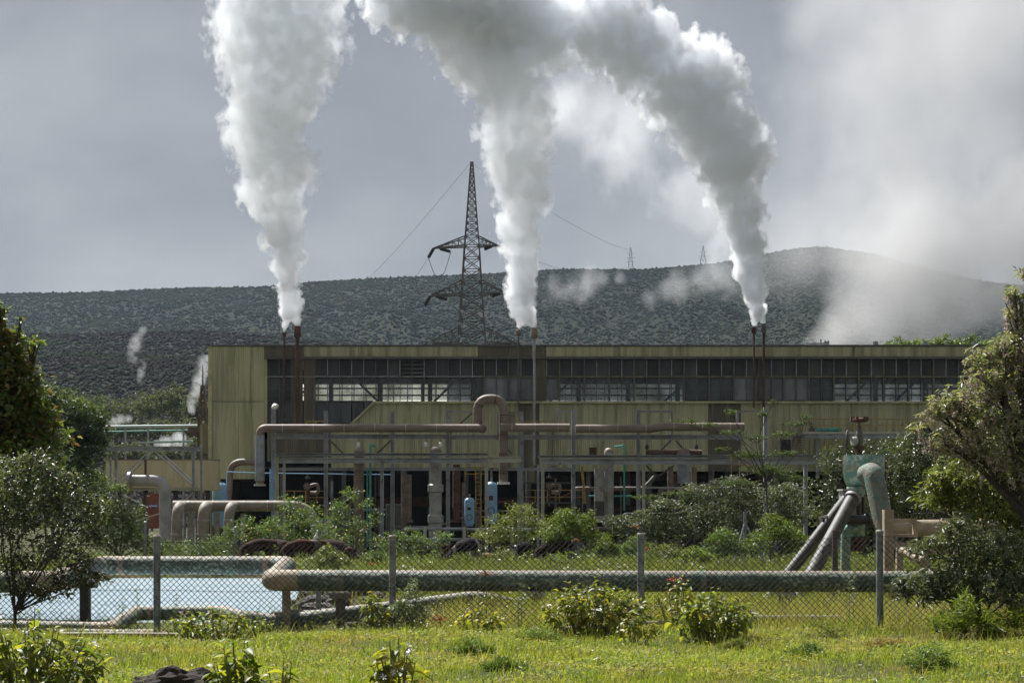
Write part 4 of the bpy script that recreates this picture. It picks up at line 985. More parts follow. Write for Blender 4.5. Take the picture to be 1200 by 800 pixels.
py_ = thing('lattice_pylon', Vector((at(553, 0, DP).x, DP, GB)), 'tall dark lattice pylon with three pairs of cross arms behind the hall roof', 'pylon')
def lerp_levels(a, b, n): return [(a[0] + (b[0] - a[0]) * k / n, a[1] + (b[1] - a[1]) * k / n) for k in range(n + 1)]
mb = MB(); lattice_leg(mb, lerp_levels((600, 24), (405, 16.2), 8) + lerp_levels((405, 16.2), (345, 12), 4)[1:] + lerp_levels((345, 12), (288, 8.6), 4)[1:], .21, .105, 553, DP); mb.build('tower_body', m_lattice, py_)
mb = MB(); lattice_leg(mb, lerp_levels((288, 8.6), (277, 7.6), 1) + lerp_levels((277, 7.6), (190, 1.2), 11)[1:], .17, .085, 553, DP); mb.build('tower_peak', m_lattice, py_)
def arm(xt, yt, xr, yb, yu, hw):
    mb = MB(); tip = at(xt, yt, DP); q = hw * DP / F
    for s in (-1, 1):
        rb = at(xr, yb, DP) + Vector((0, s * q, 0)); ru = at(xr, yu, DP) + Vector((0, s * q, 0)); tp = tip + Vector((0, s * q * .12, 0))
        mb.beam(rb, tp, .17); mb.beam(ru, tp, .15)
        n = 5; P = [rb.lerp(tp, k / n) for k in range(n + 1)]; U = [ru.lerp(tp, k / n) for k in range(n + 1)]
        for k in range(n): mb.beam(P[k], U[k], .08); mb.beam(P[k], U[min(k + 1, n)] if k % 2 else U[k + 1], .08)
    for k in range(5):
        a = at(xr, yb, DP).lerp(tip, k / 5); w = q * (1 - .88 * k / 5); a2 = at(xr, yb, DP).lerp(tip, (k + 1) / 5); w2 = q * (1 - .88 * (k + 1) / 5)
        mb.beam(a + Vector((0, w, 0)), a2 + Vector((0, -w2, 0)), .07)
    mb.build('cross_arm', m_lattice, py_)
for xt, yt, xr, yb, yu, hw in ((508, 291, 544.5, 288.5, 278, 8.6), (584, 288, 561.5, 288.5, 278, 8.6), (504, 347, 541, 345, 330, 12), (593, 343, 565, 345, 330, 12), (499, 403, 537.5, 402, 385, 16), (605, 402, 568.5, 402, 385, 16)): arm(xt, yt, xr, yb, yu, hw)
tips = [(508, 291), (504, 347), (499, 403), (584, 288), (593, 343), (605, 402)]
ends = []
for x, y in tips:
    for dx, dy in (((-6, 11) if x < 550 else (9, 5)), ((12, 4) if x < 550 else (-8, 4))):
        a = at(x + (0 if dx * (1 if x > 550 else -1) > 0 else (8 if x < 550 else -8)), y + .5, DP); b = at(x + dx + (0 if dx * (1 if x > 550 else -1) > 0 else (8 if x < 550 else -8)), y + dy, DP - 1)
        mb = MB(); n = 9
        for k in range(n): mb.lathe(a.lerp(b, k / n), [(.10, 0), (.24, .05), (.10, .1)], 8, axis=(b - a))
        mb.tube([a, b], .06, 6); mb.build('insulator_string', m_insul, py_); ends.append(b)
def cable(p, q, sag, label, r=.028, group='power lines strung from the pylon'):
    pts = [p.lerp(q, t) + Vector((0, 0, -sag * 4 * t * (1 - t))) for t in np.linspace(0, 1, 18)]
    rr = [r * .6 * (1 + 1.0 * k / 17 * (max(p.y, q.y) / 400)) for k in range(18)]
    return solo(MB().tube(pts, rr, 6), 'power_line', m_line, label, 'power line', group)
cable(at(552, 190, DP), at(428, 329, 700), 1, 'thin earth wire running from the pylon peak down towards the first plume', .03)
cable(ends[0], at(440, 372, 600), 2, 'cable leaving the top cross arm towards the scrubby hillside', .035)
cable(ends[2], at(425, 415, 520), 2, 'cable leaving the middle cross arm towards the scrubby hillside', .03)
cable(at(555, 193, DP), at(740, 292, 1480), 3, 'thin earth wire running from the pylon peak to the small pylon on the ridge', .03)
cable(ends[6], at(738, 300, 1480), 9, 'cable sagging from the top cross arm to the small pylon on the ridge', .035)
pts = [at(502, 302, DP - 1) .lerp(at(528, 296, DP - 1), t) + Vector((0, 0, -3.2 * math.sin(math.pi * t))) for t in np.linspace(0, 1, 12)]
MB().tube(pts, .045, 6).build('jumper_loop', m_line, py_)
for px, yt, yb, l in ((739, 290, 318, 'small faint lattice pylon standing on the far ridge'), (824, 288, 310, 'fainter lattice pylon on the ridge beside the arching plume')):
    D = 1490.0
    t = thing('distant_pylon', at(px, yb, D), l, 'pylon', 'distant pylons')
    mb = MB(); lattice_leg(mb, [(yb + 2, 4), (yb - 8, 2.4), (yt + 9, 1.4), (yt, .4)], .2, .1, px, D); mb.build('tower_body', m_lattice, t)
    for y, hw in ((yt + 7, 4.5), (yt + 12, 5.5), (yt + 17, 4.5)): MB().beam(at(px - hw, y, D), at(px + hw, y, D), .2).build('cross_arm', m_lattice, t)
# slim mast by the hall end
DMa = 128.0
ms_ = thing('lattice_mast', Vector((at(237.6, 0, DMa).x, DMa, GB)), 'slim rusty lattice mast with a spike top beside the end of the hall', 'mast')
m_ruststeel = M('rusty_mast_steel', (.10, .065, .05), (.07, .05, .045), rough=.8, ns=3)
mb = MB(); lattice_leg(mb, lerp_levels((640, 6.5), (492, 4.6), 9) + lerp_levels((492, 4.6), (452, 1.6), 5)[1:], .09, .055, 237.6, DMa); mb.build('mast_body', m_ruststeel, ms_)
MB().tube([at(237.6, 453, DMa), at(237.6, 427, DMa)], [.07, .03], 8).build('spike', m_ruststeel, ms_)
MB().pbox(221, 500, 236, 510, DMa - .6, .5).build('equipment_box', m_ruststeel, ms_)

# ------------------------------------------------------------------ far fence posts
FP = 'slim posts of the far fence'
for px, yt, D, l in ((170.5, 612, 62, 'slim galvanised fence post in front of the rusty red cabinet'), (276.5, 618, 62, 'slim galvanised fence post beside the brown cows'), (604.5, 640, 64, 'short pale fence post between the black and white cow and the dark calf'), (677.5, 626, 66, 'short pale fence post beside the bright green shrub')):
    r = .035
    q = gnd(px, D); 
    tt = thing('fence_post', q, l, 'fence post', FP)
    MB().tube([q, at(px, yt, D)], r * (1.3 if px in (276.5, 170.5) else 1.5), 10).build('post_tube', m_galv, tt)
    MB().lathe(at(px, yt, D), [(r * 1.7, 0), (r * 1.8, .03), (r * 1.0, .05)], 10).build('post_cap', m_white if px > 600 else m_galv, tt)
q = gnd(873, 60); tt = thing('braced_fence_post', q, 'galvanised fence post with two sloping braces among the weeds', 'fence post')
MB().tube([q, at(873, 599, 60)], .055, 10).build('post_tube', m_galv, tt)
for x in (858, 901): MB().tube([at(873, 612.5, 60), gnd(x, 59.5) + Vector((0, 0, .05))], .04, 8).build('brace', m_galv, tt)

# ------------------------------------------------------------------ near chain-link fence
DFN = 25.0
fence = thing('chain_link_fence', gnd(600, DFN), 'rusty chain link fence on grey posts across the foreground', 'fence')
posts = [(-96, 630), (184, 628), (460, 628), (751, 625.5), (1031, 622), (1310, 620)]
m_wire_m = m_wire
for px, yt in posts:
    q = gnd(px, DFN); r = .052
    p = MB().tube([q - Vector((0, 0, .1)), at(px, yt, DFN)], r, 14).build('post', m_galv, fence)
    MB().lathe(at(px, yt, DFN), [(r * 1.1, -.03), (r * 1.12, .0), (r * .8, .02)], 14).build('post_cap', m_conc, p)
for (xa, ya), (xb, yb) in zip(posts[:-1], posts[1:]):
    A = gnd(xa, DFN); B = gnd(xb, DFN); za = at(xa, ya + 6, DFN).z; zb = at(xb, yb + 5, DFN).z
    y0 = DFN - .075
    X0, X1 = A.x, B.x; pit = .088; mb = MB(); H = za - A.z - .02
    def top(x): 
        t = (x - X0) / (X1 - X0); return za * (1 - t) + zb * t - .05 * math.sin(math.pi * t)
    def bot(x): return tzf(x, DFN) + .03
    rw = .0040
    n = int((X1 - X0 + H) / pit) + 2
    for s in (1, -1):
        for k in range(n):
            xs0 = (X0 - H + k * pit) if s > 0 else (X0 + k * pit)
            # straight diagonal clipped to the panel
            pts = []
            for t in np.linspace(0, 1, 15):
                x = xs0 + s * t * H; 
                if X0 <= x <= X1: pts.append(Vector((x + .006 * math.sin(x * 9 + k), y0 + s * .003, bot(x) + t * (top(x) - bot(x)))))
            if len(pts) > 1:
                p, q = pts[0], pts[-1]
                mid = [pts[len(pts) // 2]] if len(pts) > 4 else []
                mb.tube([p] + mid + [q], rw, 4, caps=False)
    o = mb.build('wire_mesh', m_wire, fence); o['kind'] = 'stuff'
    for f, rr in ((1.0, .004), (.5, .003)):
        MB().tube([Vector((x, y0 - .004, bot(x) + f * (top(x) - bot(x)))) for x in np.linspace(X0, X1, 8)], rr, 6).build('line_wire', m_wire, fence)

# ------------------------------------------------------------------ peeling green pipelines
def run(name, P, r, mat, label, group=None, bend=.6, seg=22, bands=None, elbow=None, extra=None):
    base = min(P, key=lambda q: q.z)
    t = thing(name, Vector((base.x, base.y, base.z)), label, 'pipe', group)
    pth = fillet(P, bend, 8)
    MB().tube(pth, r, seg).build('pipe_run', mat, t)
    if bands:
        for (i, f) in bands:
            a, b = P[i], P[i + 1]; c = a.lerp(b, f); d = (b - a).normalized()
            MB().tube([c - d * .05, c + d * .05], r * 1.03, seg).build('cladding_band', m_dusty, t)
    if elbow:
        for i in elbow:
            a, b, c = P[i-1], P[i], P[i+1]; u = (a - b).normalized(); v = (c - b).normalized(); e = bend * 1.12
            q = fillet([b + u * e, b, b + v * e], bend, 8)
            MB().tube(q, r * 1.02, seg).build('elbow_jacket', m_tan, t)
    return t
zc = .56
A1 = at(1240, 681.5, 29); A0 = at(318, 677.5, 29.2); A0.z = A1.z + .02
U0 = at(333, 0, 34.0); U0 = Vector((at(337, 0, 33.6).x, 33.6, A0.z + .12)); U1 = Vector((at(118, 0, 33.6).x, 33.6, U0.z)); U2 = Vector((at(62, 0, 28.6).x, 28.6, A0.z)); U3 = Vector((at(-120, 0, 28.4).x, 28.4, A0.z))
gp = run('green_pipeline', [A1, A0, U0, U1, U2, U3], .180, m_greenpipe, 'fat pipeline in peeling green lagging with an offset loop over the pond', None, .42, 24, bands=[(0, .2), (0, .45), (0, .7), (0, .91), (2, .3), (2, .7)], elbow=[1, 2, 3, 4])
GS = 'stubby supports under the green pipeline'
def tstub(px, D, zt, label, mat=m_black, w=.2, cap=True, thick=.2):
    q = gnd(px, D); t = thing('pipe_support', q, label, 'support', GS)
    MB().box(q.x - w / 2, q.y - thick / 2, q.z - .2, q.x + w / 2, q.y + thick / 2, zt - (.12 if cap else 0)).build('post', mat, t)
    if cap: MB().box(q.x - w * 1.25, q.y - thick * .7, zt - .118, q.x + w * 1.25, q.y + thick * .7, zt).build('saddle', mat, t)
    return t
tstub(100, 31.3, A0.z - .10, 'dark T shaped timber support at the pond corner under the green pipeline', w=.16)
q = gnd(399, 28.9); t = thing('pipe_support', q, 'round black timber post under the green pipeline by the rocks', 'support', GS)
MB().tube([q - Vector((0, 0, .2)), Vector((q.x, q.y, A1.z - .27))], .085, 14).build('post', m_black, t); MB().box(q.x - .18, q.y - .1, A1.z - .272, q.x + .18, q.y + .1, A1.z - .175).build('saddle', m_steel_dark, t)
q = gnd(335.5, 29.6); t = thing('pipe_support', q, 'pale cylindrical concrete post under the elbow of the green pipeline', 'support', GS)
MB().tube([q - Vector((0, 0, .2)), Vector((q.x, q.y, A0.z - .15))], .075, 16).build('post', m_tan, t)
for px, l in ((921, 'knobbly dark post under the green pipeline in the dry grass'), (628, 'short dark post under the green pipeline beside the big leafy bush')):
    q = gnd(px, 29); t = thing('pipe_support', q, l, 'support', GS)
    MB().tube([q - Vector((0, 0, .2)), Vector((q.x, q.y, A1.z - .24))], .06, 12).build('post', m_black, t)
    MB().lathe(q + Vector((0, 0, .22)), [(.06, -.08), (.12, -.03), (.12, .04), (.06, .09)], 12).build('clamp', m_steel_dark, t)
    MB().box(q.x - .16, q.y - .1, A1.z - .242, q.x + .16, q.y + .1, A1.z - .175).build('saddle', m_steel, t)
q = gnd(373, 31.5); t = thing('pipe_support', q, 'slim galvanised stub behind the rocks under the green pipeline', 'support', GS); MB().tube([q, Vector((q.x, q.y, A0.z - .15))], .05, 10).build('post', m_galv, t)
# lower pipeline in the grass
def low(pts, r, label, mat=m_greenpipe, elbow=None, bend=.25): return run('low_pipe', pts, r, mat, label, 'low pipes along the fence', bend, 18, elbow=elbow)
gz = lambda px, D, h: gnd(px, D) + Vector((0, 0, h))
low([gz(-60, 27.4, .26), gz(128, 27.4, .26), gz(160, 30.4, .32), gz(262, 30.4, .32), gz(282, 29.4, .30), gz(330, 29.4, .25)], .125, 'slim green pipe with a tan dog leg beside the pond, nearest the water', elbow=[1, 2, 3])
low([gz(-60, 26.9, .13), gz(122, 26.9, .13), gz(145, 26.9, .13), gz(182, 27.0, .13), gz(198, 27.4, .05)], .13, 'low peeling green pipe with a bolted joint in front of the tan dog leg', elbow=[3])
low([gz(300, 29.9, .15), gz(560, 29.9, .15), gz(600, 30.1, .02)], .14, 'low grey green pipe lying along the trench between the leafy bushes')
solo(MB().tube([gz(318, 30.7, .30), gz(470, 30.7, .28), gz(620, 30.7, .1)], .075, 14), 'low_pipe', m_dusty, 'thin dusty pipe just behind the low grey green pipe in the trench', 'pipe', 'low pipes along the fence')
solo(MB().tube([gz(820, 25.6, .09), gz(880, 25.7, .1), gz(985, 26.2, .06)], .06, 12), 'low_pipe', m_lag, 'pale slim pipe in the dry grass by the knobbly dark post', 'pipe', 'low pipes along the fence')
solo(MB().tube([gz(70, 23.0, .05), gz(140, 23.0, .06), gz(200, 23.1, .07), gz(290, 23.3, .03)], .045, 10), 'rusty_pipe', m_rustpipe, 'long rusty brown pipe lying on the grass in front of the pond', 'pipe', 'rusty pipes on the grass')
solo(MB().tube([gz(655, 24.2, .03), gz(720, 24.3, .06), gz(880, 24.6, .09)], .055, 10), 'rusty_pipe', m_rustpipe, 'rusty brown pipe lying on the grass under the biggest leafy bush', 'pipe', 'rusty pipes on the grass')

# ------------------------------------------------------------------ lava rocks on the pond bank
def rock_mesh(seed):
    bm = bmesh.new(); bmesh.ops.create_icosphere(bm, subdivisions=2, radius=1)
    for v in bm.verts:
        d = v.co.normalized(); v.co = d * (1 + .42 * mnoise.noise(d * 1.6 + Vector((seed * 7.7, 0, 0))) + .22 * mnoise.noise(d * 4 + Vector((0, seed * 5, 0))))
        v.co.z *= .75
    me = bpy.data.meshes.new('rock'); bm.to_mesh(me); bm.free(); me.materials.append(m_rock)
    return me
rocks = [rock_mesh(s) for s in range(6)]
rk = random.Random(3)
for k in range(120):
    D = rk.uniform(31.2, 38.5); px0 = 338 + (D - 31) * 1.0; px = rk.uniform(px0, 438 + (D - 31) * 3)
    if k < 8: px = rk.uniform(270, 350); D = rk.uniform(31.8, 33.2)
    x = (px - CX) / F * D; z = max(tzf(x, D), -.40)
    o = link(bpy.data.objects.new('rock', rocks[k % 6])); s = rk.uniform(.08, .25)
    o.location = (x, D, z + s * .25); o.scale = (s, s * rk.uniform(.7, 1.1), s * rk.uniform(.6, .9)); o.rotation_euler = (rk.uniform(-.4, .4), rk.uniform(-.4, .4), rk.uniform(0, 6))
    tag(o, 'dark rough lava stone on the bank of the pale pond', 'rock', 'lava rocks on the pond bank')

# ------------------------------------------------------------------ wellhead with its flow pipes
DW = 34.0
def W(px, py, d=0): return at(px, py, DW + d)
wh = thing('wellhead', gnd(1003, DW), 'chipped turquoise wellhead with a boxy silencer head and bent outlet pipe', 'wellhead')
u = DW / F
# boxy head: flat top, rounded underside, turned a little so two faces show
def head():
    c = W(1012, 558, .5); hw = .28; dp = .31; rot = Matrix.Rotation(RAD(33), 3, 'Z')
    top = W(0, 532).z; bot = W(0, 571).z; pr = []
    prof = [(-hw, top), (-hw, bot + .32), (-hw * .88, bot + .16), (-hw * .6, bot + .04), (-hw * .2, bot), (hw * .2, bot), (hw * .6, bot + .04), (hw * .88, bot + .16), (hw, bot + .32), (hw, top)]
    vs = []
    for s in (-1, 1):
        for x, z in prof: p = rot @ Vector((x, s * dp, 0)); vs.append((c.x + p.x, c.y + p.y, z))
    n = len(prof)
    return MB().add(vs, [(i, n + i, n + (i + 1) % n, (i + 1) % n) for i in range(n)] + [tuple(range(n)), tuple(range(n, 2 * n))[::-1]])
head().build('silencer_head', m_greenbox, wh)
cx = 1003; c0 = W(cx, 0)
MB().tube([W(cx, 570, .5), W(cx, 582, .5)], 11 * u, 20).build('neck', m_greenbox, wh)
MB().tube([W(cx, 578, .5), W(cx, 628, .5)], 8.5 * u, 18).build('riser', m_steel_dark, wh)
for k in range(8):
    a = 2 * math.pi * k / 8 + .2; p = Vector((math.cos(a), math.sin(a), 0)) * 10 * u
    MB().tube([W(cx, 579, .5) + p, W(cx, 602, .5) + p], .035, 8).build('tie_rod', m_steel_dark, wh)
MB().lathe(W(cx, 629, .5), [(9.4 * u, 0), (10.6 * u, .03), (10.6 * u, .38), (9.4 * u, .45)], 20).build('lower_spool', m_greenbox, wh)
for y, w, m in ((632, 12.5, m_rust), (638.5, 11, m_rust), (643, 9, m_rust)): MB().lathe(W(cx, y + 2.5, .5), [(w * u, 0), (w * u, 4.5 * u)], 22).build('flange', m, wh)
for k in range(12):
    a = 2 * math.pi * k / 12; p = Vector((math.cos(a), math.sin(a), 0)) * 11 * u
    MB().tube([W(cx, 641, .5) + p, W(cx, 628.5, .5) + p], .018, 6).build('bolt', m_rust, wh)
MB().lathe(Vector((c0.x, DW + .5, tzf(c0.x, DW))), [(22 * u, 0), (24 * u, .08), (22 * u, .22), (14 * u, .36)], 26).build('base_collar', m_rust, wh)
mb = MB(); mb.tube(fillet([W(1015, 556, -.15), W(1023, 552, -.45), W(1041, 640, -.9)], .30, 10), 11.6 * u, 24); mb.build('outlet_pipe', m_dusty, wh)
for f in (.02, .32, .62, .86):
    a, b = W(1026, 566, -.5), W(1041, 640, -.9); c = a.lerp(b, f); d = (b - a).normalized(); MB().tube([c - d * .02, c + d * .02], 11.9 * u, 24).build('cladding_band', m_greenbox, wh)
MB().tube(fillet([W(1041, 622, -.9), W(1042, 619, -.75), W(1075, 619, -.4), W(1175, 617, .4)], .2, 6), 10 * u, 20).build('flow_line', m_tan, wh)
for x in (1066, 1110): MB().tube([W(x, 619.1, -.46 if x < 1080 else -.1), W(x + 1.5, 619.1, -.44 if x < 1080 else -.08)], 10.3 * u, 20).build('cladding_band', m_conc, wh)
# top valve
tv = thing('top_valve', W(1007, 533, .5), 'rusty gate valve with a handwheel standing on the wellhead silencer', 'valve')
tp = W(1007, 533, .5)
MB().lathe(tp, [(3.5 * u, 0), (3.5 * u, .09), (6.2 * u, .10), (6.2 * u, .17), (3 * u, .19)], 16).build('flange', m_rust, tv)
MB().lathe(tp + Vector((0, 0, .18)), [(3.2 * u, 0), (4.8 * u, .1), (4.8 * u, .22), (3.4 * u, .30), (2.2 * u, .34), (2.6 * u, .40), (1.4 * u, .42), (1.2 * u, .5)], 16).build('valve_body', m_steel_dark, tv)
MB().lathe(tp + Vector((-.16, -.05, .28)), [(4.8 * u, 0), (5.4 * u, .03), (5.4 * u, .09), (2.5 * u, .13), (2.5 * u, .3)], 16, axis=(1, .25, 0)).build('side_flange', m_lag, tv)
ring = [tp + Vector((-.25, -.03, .30)) + Vector((.05 * math.cos(a), .19 * math.cos(a), .19 * math.sin(a))) for a in np.linspace(0, 2 * math.pi, 21)]
MB().tube(ring, .018, 6).build('handwheel', m_black, tv)
for k in range(3):
    a = k * math.pi / 3; d = Vector((.05 * math.cos(a), .19 * math.cos(a), .19 * math.sin(a))); MB().tube([tp + Vector((-.25, -.03, .30)) - d, tp + Vector((-.25, -.03, .30)) + d], .012, 5).build('spoke', m_black, tv)
mb = MB(); top = tp + Vector((0, 0, .70)); mb.lathe(top, [(.04, -.05), (.16, -.03), (.17, 0), (.16, .03), (.05, .05)], 14)
for k in range(6):
    a = k * math.pi / 3; mb.box(top.x + .15 * math.cos(a) - .03, top.y + .15 * math.sin(a) - .03, top.z - .01, top.x + .15 * math.cos(a) + .03, top.y + .15 * math.sin(a) + .03, top.z + .07)
mb.build('cap_nut', m_rust, tv)
# braces
BR = 'tubular props leaning on the wellhead'
for p, q, r, l in ((gnd(893, 33.2), W(993, 583, .1), .115, 'longer black tubular prop leaning from the wellhead to the fence'), (gnd(929, 31.8) + Vector((0, 0, 0)), W(999, 584, -.35), .135, 'thicker grey tubular prop in front of the longer black one')):
    t = thing('tubular_prop', p, l, 'prop', BR)
    MB().tube([p - Vector((0, 0, .1)), q], r, 20).build('tube', M('grey_painted_tube', (.05, .047, .04), (.085, .08, .067), rough=.6, ns=5) if r > .12 else M('dark_painted_tube', (.045, .043, .04), (.075, .07, .06), rough=.6, ns=5), t)
    d = (q - p).normalized(); MB().tube([q - d * .02, q + d * .04], r * 1.25, 20).build('end_plate', m_steel, t)
hb = thing('cross_tube', W(962, 609, -.2), 'short black cross tube joining the leaning props to the wellhead riser', 'prop', BR)
MB().tube([W(962, 609.5, -.1), W(1020, 609, .1)], .085, 16).build('tube', M('black_tube', (.055, .052, .05), rough=.5), hb)
MB().tube([W(966, 609.5, -.1), W(970, 609.5, -.08)], .11, 16).build('collar', m_steel_dark, hb); MB().tube([W(1017, 609, .1), W(1022, 609, .12)], .14, 16).build('end_flange', m_steel_dark, hb)
bp = thing('bracket_plate', W(996, 604, -.2), 'pale steel bracket plates holding the leaning props to the wellhead', 'bracket')
MB().pbox(987.5, 573.5, 991.5, 604, DW + .1, .4).build('plate', m_lag, bp); MB().pbox(992, 575, 1003.5, 603, DW - .06, .05).build('plate', m_lag, bp); MB().pbox(987.5, 572.6, 1004, 574.6, DW - .1, .6).build('top_plate', m_conc, bp)
lp = MB().tube(fillet([W(1003, 619, .2), W(991, 619, .1), Vector((W(991, 0).x, DW + .1, tzf(W(991, 0).x, DW)))], .1, 6), 5.6 * u, 14)
solo(lp, 'small_green_pipe', m_greenbox, 'small turquoise pipe bending down beside the wellhead base', 'pipe')
# beige frame
bf = thing('pipe_guard', gnd(1045, 32.4), 'sandy painted steel guard of posts and rails round the outlet pipe', 'pipe guard')
def Wf(px, py, d=0): return at(px, py, 32.4 + d)
q = gnd(1041.5, 32.4)
MB().box(Wf(1036.5, 0).x, 32.4, q.z - .1, Wf(1047.5, 0).x, 32.6, Wf(0, 597).z).build('upright', m_tan, bf)
MB().pbox(1047.6, 607.3, 1074.5, 612, 32.45, .12).build('upper_rail', m_tan, bf)
MB().pbox(1047.6, 625.5, 1075.5, 629.5, 32.45, .12).build('lower_rail', m_tan, bf)
MB().pbox(1070.5, 612.1, 1074.8, 625.4, 32.46, .1).build('link_post', m_tan, bf)
MB().box(Wf(1126, 0).x, 32.9, q.z - .1, Wf(1133, 0).x, 33.05, Wf(0, 598).z).build('upright', m_tan, bf)
MB().pbox(1104, 606.5, 1125.8, 610, 32.95, .1).build('upper_rail', m_tan, bf)
ty = thing('timber_trestle', gnd(1075, 31), 'low sandy timber trestle with a fat tan bypass pipe beside the beige frame', 'trestle')
MB().beam(at(1051, 639, 31.5), at(1112, 646, 32.8), .2, .14).build('beam', m_tan, ty)
for x in (1054, 1086): MB().beam(gnd(x, 31.5), at(x, 641, 31.5), .12).build('leg', m_tan, ty)
MB().tube([at(1057, 645, 30.9), at(1082, 657, 30.2)], .075, 14).build('bypass_pipe', m_tan, ty)
for f in (.15, .5, .85): 
    c = at(1057, 645, 30.9).lerp(at(1082, 657, 30.2), f); d = (at(1082, 657, 30.2) - at(1057, 645, 30.9)).normalized(); MB().tube([c - d * .02, c + d * .02], .088, 14).build('ring', m_tan, ty)
solo(MB().tube([gnd(978.5, 32), at(978.5, 621, 32)], .055, 10), 'stub_post', m_black, 'short black post standing beside the rusty wellhead base', 'post')
hs = MB().tube([at(971 + 7 * math.cos(a), 648 - 10 * math.sin(a), 32.3) for a in np.linspace(0, math.pi, 14)], .02, 6)
solo(hs, 'hose_loop', m_black, 'thin black hose looping up beside the wellhead base', 'hose')

# ------------------------------------------------------------------ leaves, shrubs, trees
def leaf_quads(C, L, wr, rng, up=.55, droop=.25):
    """C (n,3) leaf bases -> (n,4,3) folded kite leaves."""
    n = len(C)
    d = rng.normal(size=(n, 3)); d[:, 2] = d[:, 2] * .6 - droop; d /= np.linalg.norm(d, axis=1)[:, None]
    nn = rng.normal(size=(n, 3)); nn[:, 2] += up * 2; 
    s = np.cross(d, nn); s /= np.linalg.norm(s, axis=1)[:, None] + 1e-9
    nrm = np.cross(s, d)
    l = (L * (.6 + .8 * rng.random(n)))[:, None]; w = l * wr * .5
    mid = C + d * l * .45
    return np.stack([C, mid + s * w + nrm * w * .35, C + d * l - np.array([0, 0, 1]) * l * .12, mid - s * w + nrm * w * .35], 1)
def clump_points(clumps, D, n, rng, shell=.55, sprig=10, spread=.13):
    """clumps: (px, py, rx, ry[, dD]). Leaves gathered in sprigs, sprigs biased to uneven lobes; n shared out by area."""
    ar = np.array([c[2] * c[3] for c in clumps], float); ar /= ar.sum()
    out = []
    for c, a in zip(clumps, ar):
        k = max(3, int(n * a)); Dc = D + (c[4] if len(c) > 4 else 0)
        ks = max(2, k // sprig)
        d = rng.normal(size=(ks, 3)); d /= np.linalg.norm(d, axis=1)[:, None]
        m = 8; lob = rng.normal(size=(m, 3)); lob /= np.linalg.norm(lob, axis=1)[:, None]
        near = (d @ lob.T).max(1)
        rad = (shell + (1 - shell) * rng.random(ks) ** .6) * (.42 + .72 * near ** 3)
        s = Dc / F; cc = np.array(at(c[0], c[1], Dc)); ext = np.array([c[2] * s, min(c[2], c[3] * 1.6) * s, c[3] * s])
        P = cc + d * rad[:, None] * ext
        w = rng.integers(0, ks, k); sp = np.minimum(ext, ext.min() * 1.5) * spread * (.6 + .9 * rng.random((ks, 1)))
        out.append(P[w] + rng.normal(size=(k, 3)) * sp[w])
    return np.concatenate(out)
def limb_paths(mb, base, clumps, D, r0, rng, fork=.35, seg=7, twigs=3, minr=.006, straight=False):
    base = Vector(base)
    cs = [at(c[0], c[1], D + (c[4] if len(c) > 4 else 0)) for c in clumps]
    top = sum((c for c in cs), Vector()) / len(cs)
    trunk_top = base.lerp(top, fork) ; trunk_top.x = base.x * .7 + trunk_top.x * .3 
    mid = base.lerp(trunk_top, .5) + Vector((rng.normal() * r0, rng.normal() * r0, 0))
    mb.tube([base - Vector((0, 0, .15)), mid, trunk_top], [r0 * 1.15, r0 * .9, r0 * .7], seg)
    for c, cl in zip(cs, clumps):
        k = rng.random() * .4 + .6; st = mid.lerp(trunk_top, k)
        m1 = st.lerp(c, .5) + Vector((rng.normal(), rng.normal(), rng.normal() * .4 + .4)) * (c - st).length * .09
        mb.tube([st, m1, c], [r0 * .5, r0 * .32, max(minr, r0 * .14)], max(5, seg - 2))
        s = (D / F) * cl[2]
        for q in range(twigs):
            e = c + Vector((rng.normal() * s * .55, rng.normal() * s * .4, rng.normal() * cl[3] * D / F * .5)); a = m1.lerp(c, .3 + .6 * rng.random())
            mb.tube([a, a.lerp(e, .5) + Vector((0, 0, .05 * s)), e], [max(minr, r0 * .16), max(minr, r0 * .11), minr * .6], 4)
WOOD = ['grey green woodland tree nearest the broad acacia, at the top of the wood', 'grey green woodland tree under the thin wisp of steam', 'woodland tree in the top row, just past the wisp of steam', 'tall woodland tree in the middle of the top row', 'tallest woodland tree in the top row, before the mast', 'woodland tree close beside the slim lattice mast', 'woodland tree half behind the slim lattice mast', 'wide woodland tree above the pipe bridge, beside its first post', 'wide woodland tree above the middle of the pipe bridge', 'woodland tree above the pipe bridge at the mast foot', 'woodland tree behind the near end of the pipe bridge', 'low woodland tree seen beneath the pipe bridge, beside the acacia', 'low woodland tree seen beneath the middle of the pipe bridge', 'low woodland tree at the foot of the slim mast', 'low woodland tree just above the beige tank, beside the truss column', 'low woodland tree just above the rounded end of the beige tank']
TALLW = ['feathery weed standing against the pale pond beside the second fence post', 'shorter feathery weed at the pond edge by the tan dog leg', 'feathery weed against the pond above the leafy bush', 'pale sage weed beside the biggest leafy bush', 'taller pale sage weed before the green pipeline by the biggest bush', 'tall feathery weed beside the fence post by the wellhead', 'taller twin of the feathery weeds beside the fence post by the wellhead']
def plant(name, label, cat, px, D, clumps, n, L, wr, mleaf, mbark=m_bark, r0=.03, group=None, seed=0, fork=.35, twigs=3, base=None, up=.55, droop=.2, shell=.5, trunk='trunk', crown='crown', extra=None):
    rng = np.random.default_rng(seed + 100)
    b = base or gnd(px, D)
    t = thing(name, b, label, cat, group)
    mb = MB(); limb_paths(mb, b, clumps, D, r0, rng, fork, 8, twigs); mb.build(trunk, mbark, t)
    P = clump_points(clumps, D, n, rng, shell)
    lo = tz(P[:, 0], P[:, 1]); P[:, 2] = np.maximum(P[:, 2], lo + .03)
    o = np_mesh(crown, leaf_quads(P, L, wr, rng, up, droop), 4, [(0, 1, 2), (0, 2, 3)], mleaf, t)
    if extra: extra(t, P, rng)
    return t

